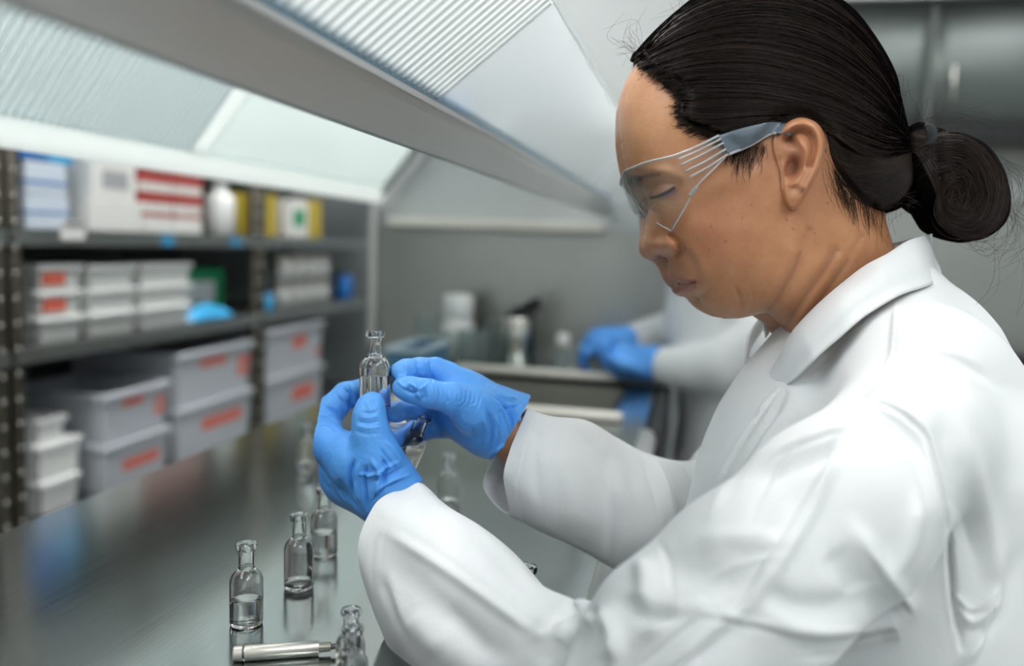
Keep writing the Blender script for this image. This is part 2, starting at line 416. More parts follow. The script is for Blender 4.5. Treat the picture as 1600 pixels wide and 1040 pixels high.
mm = MB(); panel_quad(mm, HY1 - .04, HY1, 1.278, 1.398, -.001, .008); panel_quad(mm, HY1 - .04, HY1, 1.402, ZA - .01, -.001, .008); mm.build('end_frame', 'shelf_steel', hood)
MB().box((XA - .012, HY0, ZA - .012), (XA + .012, HY1, ZA + .004)).build('ridge', 'white_frame', hood)
for y in (.55, 1.70):
    MB().tube([(XA, y, ZA), (XA, y, RZ)], .008, 10).build('hanger_rod', 'post_ring', hood, True)
# end wall behind the sink: stainless below, a pale panel above cut along the hood's outline
def sheet_xz(name, pts, y0, y1, mtl):
    mm = MB(); k = len(pts); V = [(x, y0, z) for x, z in pts] + [(x, y1, z) for x, z in pts]
    mm.add(V, [tuple(range(k)), tuple(range(2 * k - 1, k - 1, -1))] + [(i, i + k, (i + 1) % k + k, (i + 1) % k) for i in range(k)])
    return mm.build(name, mtl, hood)
sheet_xz('end_wall', [(-.748, BZ), (BX1 - .002, BZ), (BX1 - .002, 1.208), (-.748, 1.208)], HY1 + .013, HY1 + .022, 'wall_steel')
mat('end_panel', (0.53, 0.555, 0.555), 0.35)
sheet_xz('end_panel', [(-.748, 1.209), (BX1 + .025, 1.209), (BX1 + .025, 1.86), (pan(1.86) - .01, 1.86), (pan(ZB) - .008, ZB), (-.748, CZp)], HY1 + .013, HY1 + .020, 'end_panel')
MB().box((-.755, HY1 - .01, BZ + .001), (-.738, HY1 + .012, CZp), .003).build('corner_post', 'bar_steel', hood)
MB().box((-.70, HY1 - .045, 1.200), (-.205, HY1 + .012, 1.222), .004).build('ledge', 'cream_trim', hood)

# ================================================================== wire-post shelving on the left
SXF, SXB = -1.27, -1.70
ZS = (.565, .932, 1.163, 1.52)
def shelving(y0, y1, label):
    e = empty('shelving_unit', ((SXF + SXB) / 2, (y0 + y1) / 2, 0), label, 'shelving', 'steel shelving units')
    for x in (SXF - .015, SXB + .015):
        for y in (y0 + .015, y1 - .015):
            p = MB().tube([(x, y, .003), (x, y, 1.95)], .0145, 14).build('post', 'post_dark', e, True)
            rg = MB(); z = .10; sx = 1 if x > (SXF + SXB) / 2 else -1
            while z < 1.93:                                   # bright height studs along the post
                rg.lathe([(0, -.0045), (.0036, -.0032), (.0045, 0), (.0036, .0032), (0, .0045)], 8, (x + .0125 * sx, y - .006, z)); z += .049
            tag(rg.build('height_studs', 'post_groove', p, True), kind='stuff')
    for z in ZS:
        s = MB().box((SXB, y0 + .002, z - .004), (SXF, y1 - .002, z)).box((SXF - .004, y0 + .002, z - .030), (SXF, y1 - .002, z - .004)).box((SXB, y0 + .002, z - .030), (SXB + .004, y1 - .002, z - .004))
        s.build('shelf', 'shelf_steel', e)
    return e
shelving(.48, 1.336, 'steel shelving unit at the left edge, nearest the camera')
shelving(1.345, 2.272, 'steel shelving unit with stacked tubs and grey bins, middle of the three')
shelving(2.278, 3.25, 'steel shelving unit furthest back, beside the end wall')

def bin_box(y0, y1, z0, z1, label, marks, depth=.33, xf=SXF - .004):
    """open tapered bin with a rolled rim and red print on its long side"""
    e = empty('storage_bin', ((2 * xf - depth) / 2, (y0 + y1) / 2, z0), label, 'bin', 'grey storage bins')
    t = .012; ym = (y0 + y1) / 2
    def ring(x0, x1, a, b, z): return [(x0, a, z), (x1, a, z), (x1, b, z), (x0, b, z)]
    V = ring(xf - depth + t, xf - t, y0 + t, y1 - t, z0) + ring(xf - depth + .004, xf - .004, y0 + .004, y1 - .004, z1 - .012)
    V += ring(xf - depth + .008, xf - .008, y0 + .008, y1 - .008, z1 - .012) + ring(xf - depth + t + .004, xf - t - .004, y0 + t + .004, y1 - t - .004, z0 + .004)
    F = [(3, 2, 1, 0), (12, 13, 14, 15)]
    for i in range(4):
        j = (i + 1) % 4
        F += [(i, j, 4 + j, 4 + i), (4 + i, 4 + j, 8 + j, 8 + i), (8 + i, 8 + j, 12 + j, 12 + i)]
    MB().add(V, F).build('body', 'bin_grey', e)
    rr = MB()
    for (lo, hi) in (((xf - .010, y0 - .004, z1 - .016), (xf + .004, y1 + .004, z1)), ((xf - depth - .004, y0 - .004, z1 - .016), (xf - depth + .010, y1 + .004, z1)),
                     ((xf - depth + .008, y0 - .004, z1 - .016), (xf - .008, y0 + .010, z1)), ((xf - depth + .008, y1 - .010, z1 - .016), (xf - .008, y1 + .004, z1))):
        rr.box(lo, hi, .003)
    rr.build('rim', 'bin_grey', e, 'auto')
    def xface(z): return xf - .004 - (t - .004) * (1 - (z - z0) / (z1 - .012 - z0))
    for (a0, a1, b0, b1, rows) in marks:
        pm = MB(); H = z1 - z0; W = y1 - y0
        rowh = (b1 - b0) / rows
        for rrow in range(rows):
            zz0 = z0 + H * (b0 + rowh * (rrow + .12)); zz1 = z0 + H * (b0 + rowh * (rrow + .88))
            y = y0 + W * a0
            while y < y0 + W * a1 - .004:                      # a row of narrow upright letter blocks
                w = RNG.uniform(.007, .012); xo0, xo1 = xface(zz0), xface(zz1)
                pm.hexa([(xo0 - .002, y, zz0), (xo0 + .0008, y, zz0), (xo0 + .0008, y + w, zz0), (xo0 - .002, y + w, zz0),
                         (xo1 - .002, y, zz1), (xo1 + .0008, y, zz1), (xo1 + .0008, y + w, zz1), (xo1 - .002, y + w, zz1)]); y += w + .003
        pm.build('print', 'print_red', e)
    return e
top_marks = [(.28, .62, .62, .84, 1), (.80, .97, .28, .74, 2)]
bin_box(1.598, 1.828, .567, .684, 'grey plastic bin under an open bin, nearest the shelving post', [(.28, .88, .30, .62, 1)], .27)
bin_box(1.598, 1.828, .686, .800, 'open grey plastic bin with red print, nearest the shelving post', top_marks, .27)
bin_box(1.872, 2.232, .567, .716, 'grey plastic bin at the bottom of the middle stack', [(.30, .86, .42, .72, 1)], .33)
bin_box(1.872, 2.232, .718, .858, 'open grey plastic bin with red print on top of the middle stack', top_marks, .33)
bin_box(2.318, 2.715, .567, .724, 'grey plastic bin at the bottom of the furthest stack', [(.45, .85, .30, .70, 1)], .33)
bin_box(2.318, 2.715, .726, .876, 'grey plastic bin with red print on top of the furthest stack', [(.45, .70, .45, .80, 1), (.88, .97, .2, .4, 1)], .33)

def tub(x1, x0, y0, y1, z0, z1, label, mark=None, group='white lidded tubs', name='food_tub'):
    e = empty(name, ((x0 + x1) / 2, (y0 + y1) / 2, z0), label, 'tub', group)
    t = .008; V = []
    for (q, z) in ((t, z0), (.003, z1 - .012)):
        V += [(x0 + q, y0 + q, z), (x1 - q, y0 + q, z), (x1 - q, y1 - q, z), (x0 + q, y1 - q, z)]
    MB().add(V, [(3, 2, 1, 0), (4, 5, 6, 7)] + [(i, (i + 1) % 4, 4 + (i + 1) % 4, 4 + i) for i in range(4)]).build('body', 'tub_white', e)
    MB().box((x0 - .003, y0 - .003, z1 - .013), (x1 + .003, y1 + .003, z1 - .001), .003).build('lid', 'tub_lid', e, 'auto')
    if mark: MB().box((x1 - t + .001, y0 + (y1 - y0) * .1, z0 + .010), (x1 - .001, y0 + (y1 - y0) * .6, z1 - .018)).build('label_print', mark, e)
    return e
rows = ['bottom', 'middle', 'top']
for c, (y0, y1, zt, cn) in enumerate(((1.432, 1.552, 1.098, 'stack nearest the shelving post'), (1.576, 1.728, 1.094, 'second stack from the post'), (1.752, 1.95, 1.094, 'stack beside the blue packet'))):
    h = (zt - .936) / 3
    for k in range(3):
        tub(SXF - .02, SXF - .19, y0, y1, .934 + k * h, .934 + (k + 1) * h - .001, f'white lidded plastic tub, {rows[k]} of the {cn}', 'print_red' if (c == 0 and k > 0) else None)
tub(SXF - .03, SXF - .15, 1.436, 1.545, .567, .640, 'small white tub at the bottom beside the grey bins', None, 'small tubs beside the bins')
tub(SXF - .03, SXF - .15, 1.430, 1.552, .642, .720, 'small white lidded tub in the middle beside the grey bins', None, 'small tubs beside the bins')
tub(SXF - .04, SXF - .14, 1.440, 1.520, .722, .772, 'small white tub on top beside the open grey bin', None, 'small tubs beside the bins')

def carton(x1, depth, y0, y1, z0, z1, m1, label, bands=(), group='cartons on the upper shelf', name='carton', face=None):
    e = empty(name, (x1 - depth / 2, (y0 + y1) / 2, z0), label, 'box', group)
    MB().box((x1 - depth, y0, z0), (x1, y1, z1), .002).build('body', m1, e)
    MB().box((x1 - depth + .003, (y0 + y1) / 2 - .004, z1 - .0005), (x1 - .003, (y0 + y1) / 2 + .004, z1 + .0006)).build('flap_seam', 'print_grey', e)
    for (b0, b1, bm_) in bands:
        z_0 = z0 + (z1 - z0) * b0; z_1 = z0 + (z1 - z0) * b1
        MB().box((x1 - depth - .0006, y0 - .0006, z_0), (x1 + .0006, y1 + .0006, z_1)).build('band', bm_, e)
    if face:
        MB().box((x1 - .001, y0 + (y1 - y0) * .2, z0 + (z1 - z0) * .3), (x1 + .0006, y0 + (y1 - y0) * .8, z0 + (z1 - z0) * .75)).build('printed_label', face, e)
    return e
T = 1.1645
carton(SXF - .01, .16, 1.392, 1.505, T, 1.234, 'card_bluewhite', 'pale blue carton on the upper shelf beside the left post', [(.45, .52, 'card_blue')])
carton(SXF - .01, .16, 1.392, 1.500, 1.236, 1.298, 'card_bluewhite', 'pale blue carton stacked second beside the left post', [(.3, .4, 'card_blue')])
carton(SXF - .01, .17, 1.380, 1.452, 1.300, 1.400, 'card_blue', 'deep blue carton at the top beside the left post')
carton(SXF - .01, .15, 1.455, 1.52, 1.300, 1.37, 'card_cyan', 'bright blue carton beside the deep blue carton')
carton(SXF - .10, .14, 1.520, 1.572, T, 1.30, 'card_dark', 'dark narrow carton between pale blue and white cartons')
carton(SXF - .10, .14, 1.530, 1.585, 1.3015, 1.36, 'card_olive', 'grey green carton on top of the dark narrow carton')
carton(SXF - .01, .17, 1.576, 1.738, T, 1.232, 'card_white', 'wide white carton under the printed white carton')
carton(SXF - .015, .17, 1.586, 1.726, 1.234, 1.322, 'card_white', 'white carton with grey print stacked on the wide white carton', face='print_grey')
for k, (y0, y1) in enumerate(((1.746, 1.858), (1.864, 1.984))):
    for q, (z0, z1) in enumerate(((T, 1.214), (1.2155, 1.262), (1.2635, 1.310))):
        carton(SXF - .01, .15, y0, y1, z0, z1, 'card_white', f"white carton with a dark red band, {('bottom', 'middle', 'top')[q]} of the {('left', 'right')[k]} red-banded stack", [(.45, .99, 'card_red')] if q > 0 else [(.80, .97, 'card_red')])
carton(SXF - .12, .14, 1.992, 2.060, T, 1.285, 'card_dark', 'dark block added as the shaded gap between red banded cartons and white bottle')  # dark block stands in for the shaded gap beside the bottle
carton(SXF - .037, .10, 2.222, 2.262, T, 1.29, 'card_yellow', 'narrow yellow carton left of the second post')
carton(SXF - .01, .10, 2.325, 2.385, T, 1.29, 'card_yellow', 'narrow yellow carton right of the second post')
carton(SXF - .01, .12, 2.47, 2.60, T, 1.285, 'card_white', 'white carton with a green print far along the upper shelf', face='card_green')
carton(SXF - .01, .12, 2.62, 2.70, T, 1.29, 'card_yellow', 'small yellow carton at the far end of the upper shelf')
carton(SXF - .20, .18, 1.42, 1.93, .934, 1.125, 'black_plastic', 'long black crate behind the white tubs', group='crates on the middle shelf', name='crate')
carton(SXF - .245, .16, 2.00, 2.23, .934, 1.135, 'black_plastic', 'black crate standing behind the green box', group='crates on the middle shelf', name='crate')
g = carton(SXF - .095, .14, 1.99, 2.225, .934, 1.066, 'card_green', 'dark green carton with a white label beside the second post', group='cartons on the middle shelf', face='card_white')
def packet(c, s, m, label):
    e = empty('soft_packet', c, label, 'packet')
    V = []; F = []; nu, nv = 16, 10
    for j in range(nv + 1):
        for i in range(nu + 1):
            u, v = i / nu, j / nv; w = max(0, (1 - abs(2 * u - 1) ** 4) * (1 - abs(2 * v - 1) ** 4)) ** .6
            V.append((c[0] + s[0] * (v - .5), c[1] + s[1] * (u - .5), c[2] + .004 + s[2] * w * (1 + .12 * math.sin(9 * u + 5 * v))))
    n0 = len(V); V += [(x, y, c[2] + .001) for x, y, z in V]
    for j in range(nv):
        for i in range(nu):
            a = j * (nu + 1) + i; F += [(a, a + 1, a + nu + 2, a + nu + 1), (a + n0 + nu + 1, a + n0 + nu + 2, a + n0 + 1, a + n0)]
    MB().add(V, F).build('bag', m, e, True)
    MB().box((c[0] - s[0] * .5, c[1] - s[1] * .52, c[2] + .002), (c[0] + s[0] * .5, c[1] - s[1] * .47, c[2] + .008)).build('seal', 'card_bluewhite', e)
packet((SXF - .045, 2.035, .9335), (.07, .20, .036), 'card_cyan', 'bright blue soft packet lying before the green carton')
def bottle(c, r, h, m, ml, label, group, neck=.45, nh=.16):
    e = empty('bottle', c, label, 'bottle', group)
    MB().lathe([(0, 0), (r * .92, 0), (r, .004), (r, h * (1 - nh - .14)), (r * .85, h * (1 - nh - .05)), (r * neck, h * (1 - nh)), (r * neck, h * .93), (0, h * .93)], 20, c).build('body', m, e, True)
    MB().lathe([(0, h * .88), (r * (neck + .09), h * .88), (r * (neck + .09), h * .995), (r * neck, h), (0, h)], 20, c).build('cap', ml, e, 'auto')
    return e
bottle((SXF - .055, 2.143, T), .040, .142, 'tub_white', 'tub_lid', 'white plastic bottle on the upper shelf before the second post', 'bottles on the shelves')
bottle((SXF - .05, 2.36, .9335), .026, .180, 'black_plastic', 'black_plastic', 'black bottle on the middle shelf right of the second post', 'bottles on the shelves')
bottle((SXF - .02, 2.345, .9335), .017, .06, 'card_cyan', 'card_cyan', 'short bright blue bottle before the black bottle', 'bottles on the shelves')
bottle((SXF - .05, 2.98, .9335), .035, .11, 'card_blue', 'card_dark', 'dark blue bottle at the far end of the middle shelf', 'bottles on the shelves')
jn = 0
for k in range(2):
    for q in range(4):
        y = 2.475 + q * .092
        c = (SXF - .045, y, .9335 + k * .086)
        e = empty('glass_jar', c, f"grey glass jar with a metal lid, {('first', 'second', 'third', 'fourth')[q]} from the black bottle in the {('lower', 'upper')[k]} row", 'jar', 'jars stacked on the middle shelf')
        MB().lathe([(0, 0), (.036, 0), (.040, .005), (.040, .058), (.034, .064), (0, .064)], 18, c).build('body', 'jar_glass_grey', e, True)
        MB().lathe([(0, .063), (.0365, .063), (.037, .083), (.034, .0845), (0, .0845)], 18, c).build('lid', 'lid_metal', e, 'auto')
# price tags hooked on the shelf edge
for (y0, y1, z0, z1, m, lb) in ((1.468, 1.536, 1.146, 1.184, 'card_white', 'white label card clipped on the upper shelf edge'), (1.80, 1.845, 1.136, 1.162, 'card_cyan', 'blue label clip on the upper shelf edge under the red cartons'), (2.105, 2.16, 1.138, 1.160, 'card_cyan', 'blue label clip on the upper shelf edge under the white bottle')):
    e = empty('shelf_tag', (SXF, y0, z0), lb, 'label', 'tags on the shelf edge')
    MB().box((SXF + .0008, y0, z0), (SXF + .0025, y1, z1)).build('card', m, e); MB().box((SXF + .0005, y0 + .004, z1 - .008), (SXF + .005, y1 - .004, z1 - .004)).build('clip', 'post_ring', e)
# things on the unit at the left edge of the picture
tub(SXF - .034, SXF - .15, 1.18, 1.298, .567, .64, 'white tub at the left edge on the lowest shelf', None, 'tubs at the left edge')
carton(SXF - .03, .15, 1.175, 1.298, T, 1.26, 'card_yellow', 'pale yellow carton at the left edge on the upper shelf', group='cartons at the left edge')
carton(SXF - .04, .16, 1.175, 1.298, .934, 1.06, 'card_dark', 'dark carton at the left edge on the middle shelf', group='cartons at the left edge')

# ================================================================== steel cabinets behind the woman
mat('counter_black', (.022, .025, .026), .4)
cab = empty('wall_cabinet', (1.2, 2.9, 1.53), 'dark stainless steel wall cabinets behind the person', 'cabinet')
MB().box((.20, 2.62, 1.535), (2.28, 3.44, 1.90), .004).build('carcass', 'cabinet_steel', cab)
MB().box((.18, 2.58, 1.885), (2.29, 3.44, 1.93), .004).build('cornice', 'shelf_steel', cab)
MB().box((.18, 2.595, 1.520), (2.29, 3.44, 1.538), .003).build('bottom_rail', 'counter_black', cab)
for k in range(5):
    x0 = .205 + k * .415; d_ = MB()
    n = 12; V = []; F = []                                    # each door is a slightly dished steel sheet
    for i in range(n + 1):
        for z in (1.543, 1.880): V.append((x0 + .405 * i / n, 2.618 - .010 * math.sin(math.pi * i / n) * (1 if k % 2 else .6), z))
    n2 = len(V); V += [(x, y + .012, z) for x, y, z in V]
    for i in range(n): F += [(2 * i, 2 * i + 2, 2 * i + 3, 2 * i + 1), (n2 + 2 * i + 1, n2 + 2 * i + 3, n2 + 2 * i + 2, n2 + 2 * i)]
    for i in range(n): F += [(2 * i, n2 + 2 * i, n2 + 2 * i + 2, 2 * i + 2), (2 * i + 1, 2 * i + 3, n2 + 2 * i + 3, n2 + 2 * i + 1)]
    F += [(0, 1, n2 + 1, n2), (2 * n, n2 + 2 * n, n2 + 2 * n + 1, 2 * n + 1)]
    dd = d_.add(V, F).build('door', 'cabinet_steel', cab, True)
    MB().tube([(x0 + .05, 2.60, 1.60), (x0 + .05, 2.588, 1.61), (x0 + .05, 2.588, 1.70), (x0 + .05, 2.60, 1.71)], .005, 8).build('handle', 'post_ring', dd, True)
spl = empty('splashback', (1.2, 3.1, .80), 'steel splashback wall under the cabinets behind the person', 'splashback')
MB().box((.20, 2.98, .80), (2.28, 3.0, 1.519)).build('sheet', 'wall_steel', spl)
MB().box((.20, 2.94, 1.36), (2.28, 2.979, 1.44), .004).build('light_rail', 'white_frame', spl)
cnt = empty('side_counter', (1.2, 2.8, 0), 'steel counter with a black front along the wall behind the person', 'counter')
MB().box((.22, 2.52, .765), (2.28, 2.978, .795), .003).build('top', 'wall_steel', cnt)
MB().box((.24, 2.56, .08), (2.27, 2.97, .764)).build('carcass', 'cabinet_steel', cnt)
MB().box((.22, 2.505, .70), (2.28, 2.519, .80)).build('front_edge', 'counter_black', cnt)
for k in range(4): MB().box((.26 + k * .5, 2.548, .12), (.74 + k * .5, 2.559, .69), .003).build('door', 'cabinet_steel', cnt)
for k in range(4): MB().box((.30 + k * .5, 2.60, 0), (.34 + k * .5, 2.64, .08)).build('foot', 'counter_black', cnt)
hp = empty('hot_plate', (.98, 2.72, .796), 'black hot plate on the counter at the right edge', 'hot plate')
MB().box((.83, 2.60, .810), (1.16, 2.90, .865), .012).build('housing', 'counter_black', hp, 'auto')
MB().lathe([(0, .068), (.09, .068), (.10, .074), (.10, .080), (0, .082)], 28, (.97, 2.76, .796)).build('plate', 'black_rubber', hp, 'auto')
MB().tube([(.88, 2.604, .836), (.88, 2.588, .836)], .016, 16).build('knob', 'post_ring', hp, True)
for (x, y) in ((.86, 2.63), (1.13, 2.63), (.86, 2.87), (1.13, 2.87)): MB().tube([(x, y, .7955), (x, y, .812)], .012, 10).build('foot', 'black_rubber', hp)
bottle((.76, 2.90, .796), .05, .26, 'black_plastic', 'black_plastic', 'tall black flask on the counter at the right edge', 'things on the side counter')
bottle((1.02, 2.95, .796), .0001, .0002, 'tub_white', 'tub_lid', 'x', 'x') if False else None

for (z0, z1, lb) in ((.567, .82, 'long dark crate added on the lowest shelf of the near unit to dim the bench reflection'), (.934, 1.12, 'long dark crate added on the middle shelf of the near unit to dim the bench reflection'), (1.1645, 1.42, 'long dark crate added on the upper shelf of the near unit to dim the bench reflection')):
    carton(SXF - .04, .30, .56, 1.15, z0, z1, 'card_dark', lb, group='added dark crates on the near unit', name='crate')  # unseen crates, added so the bench reflects something dark here

# ================================================================== sculpting tools
def bez(pts, n, closed=False):
    """Catmull-Rom through the points, n samples in all"""
    P = np.asarray(pts, dtype=float); k = len(P)
    if closed: Q = np.vstack([P[-1], P, P[0], P[1]]); seg = k
    else: Q = np.vstack([2 * P[0] - P[1], P, 2 * P[-1] - P[-2]]); seg = k - 1
    t = np.linspace(0, seg, n, endpoint=not closed); i = np.minimum(t.astype(int), seg - 1); u = (t - i)[:, None]
    a, b, c, d = Q[i], Q[i + 1], Q[i + 2], Q[i + 3]
    return .5 * ((2 * b) + (-a + c) * u + (2 * a - 5 * b + 4 * c - d) * u * u + (-a + 3 * b - 3 * c + d) * u ** 3)
def inside(poly, X, Y):
    r = np.zeros(X.shape, bool); x0, y0 = poly[-1]
    for x1, y1 in poly:
        c = ((y1 > Y) != (y0 > Y))
        if y1 != y0: r ^= c & (X < (x0 - x1) * (Y - y1) / (y0 - y1) + x1)
        x0, y0 = x1, y1
    return r
def seg_dist(poly, X, Y, closed=True):
    P = np.asarray(poly, float); d = np.full(X.shape, 1e9); n = len(P)
    for i in range(n if closed else n - 1):
        a = P[i]; b = P[(i + 1) % n]; ab = b - a; l2 = ab @ ab + 1e-9
        t = np.clip(((X - a[0]) * ab[0] + (Y - a[1]) * ab[1]) / l2, 0, 1)
        d = np.minimum(d, (X - a[0] - t * ab[0]) ** 2 + (Y - a[1] - t * ab[1]) ** 2)
    return np.sqrt(d)
def sstep(a, b, x):
    t = np.clip((x - a) / (b - a), 0, 1); return t * t * (3 - 2 * t)
class Grid:
    """a scalar field over picture-plane coordinates with bilinear lookup"""
    def __init__(s, x0, y0, h, A): s.x0, s.y0, s.h, s.A = x0, y0, h, A
    def __call__(s, x, y):
        gx = np.clip((np.asarray(x, float) - s.x0) / s.h, 0, s.A.shape[1] - 1.001); gy = np.clip((np.asarray(y, float) - s.y0) / s.h, 0, s.A.shape[0] - 1.001)
        i = gx.astype(int); j = gy.astype(int); u = gx - i; v = gy - j; A = s.A
        return A[j, i] * (1 - u) * (1 - v) + A[j, i + 1] * u * (1 - v) + A[j + 1, i] * (1 - u) * v + A[j + 1, i + 1] * u * v
def inflate(poly, h=3.0, it=500):
    """half-thickness (in pixels) of a rounded body with the given side outline: sqrt of a Poisson solution"""
    P = np.asarray(poly, float); x0, y0 = P.min(0) - 3 * h; x1, y1 = P.max(0) + 3 * h
    prev = None
    for hh, n in ((h * 4, it), (h * 2, it // 2), (h, it // 2)):
        xs = np.arange(x0, x1 + hh, hh); ys = np.arange(y0, y1 + hh, hh); X, Y = np.meshgrid(xs, ys)
        M = inside(P, X, Y)
        A = np.where(M, 0.0, 0.0) if prev is None else np.where(M, prev(X, Y), 0)
        for _ in range(n):
            B = A.copy()
            B[1:-1, 1:-1] = .25 * (A[:-2, 1:-1] + A[2:, 1:-1] + A[1:-1, :-2] + A[1:-1, 2:]) + hh * hh * 1.0
            A = np.where(M, A + 1.0 * (B - A), 0)
        prev = Grid(x0, y0, hh, A)
    return Grid(prev.x0, prev.y0, prev.h, np.sqrt(np.maximum(prev.A, 0)))
def polar(outline, c, ns, nt):
    """star-shaped polar grid inside an outline: (x, y, s, theta-index) arrays, ring 0 = centre"""
    O = bez(outline, 4000, True); c = np.asarray(c, float)
    ln = np.concatenate([[0], np.cumsum(np.linalg.norm(np.roll(O, -1, 0) - O, axis=1))]); O = np.vstack([O, O[:1]])      # even spacing along the outline
    O = np.stack([np.interp(np.linspace(0, ln[-1], nt, endpoint=False), ln, O[:, a]) for a in (0, 1)], 1)
    s = 1 - (1 - np.linspace(0, 1, ns + 1)[1:]) ** 1.6
    X = c[0] + s[:, None] * (O[:, 0] - c[0])[None]; Y = c[1] + s[:, None] * (O[:, 1] - c[1])[None]
    return X, Y, np.repeat(s[:, None], nt, 1)
def polar_faces(ns, nt, off=1, centre=0, flip=False):
    i = np.arange(nt); j = (i + 1) % nt
    tri = np.stack([np.full(nt, centre), off + i, off + j], 1)
    r = np.arange(ns - 1)[:, None]; a = off + r * nt + i[None]; b = off + r * nt + j[None]
    q = np.stack([a, a + nt, b + nt, b], -1).reshape(-1, 4)
    if flip: tri = tri[:, ::-1]; q = q[:, ::-1]
    return tri, q
def relief_body(X, Y, c, W, wc, D, mirror_plane=None, scale=1.0):
    """near half: pixel (X,Y) pushed W (metres) towards the camera from the mid plane at distance D; far half is its mirror image"""
    px = np.concatenate([[c[0]], X.ravel()]); py = np.concatenate([[c[1]], Y.ravel()]); w = np.concatenate([[wc], W.ravel()])
    d = D - w
    C = np.stack([(px - CX) / FPX * d, -(py - CY) / FPX * d, d], 1)
    M = C.copy(); M[:, 2] = 2 * D - C[:, 2]
    return C, M
def vnormals(V, F4):
    n = np.cross(V[F4[:, 2]] - V[F4[:, 0]], V[F4[:, 3]] - V[F4[:, 1]]); N_ = np.zeros_like(V)
    for k in range(4):
        for a in range(3): N_[:, a] += np.bincount(F4[:, k], n[:, a], len(V))
    return N_ / (np.linalg.norm(N_, axis=1, keepdims=True) + 1e-12)
def smooth_v(V, F4, it=2, lam=.5):
    E = np.concatenate([F4[:, [0, 1]], F4[:, [1, 2]], F4[:, [2, 3]], F4[:, [3, 0]]]); E = np.concatenate([E, E[:, ::-1]])
    cnt = np.bincount(E[:, 0], minlength=len(V))[:, None] + 1e-9
    for _ in range(it):
        S = np.stack([np.bincount(E[:, 0], V[E[:, 1], a], len(V)) for a in range(3)], 1)
        V = V + lam * (S / cnt - V)
    return V
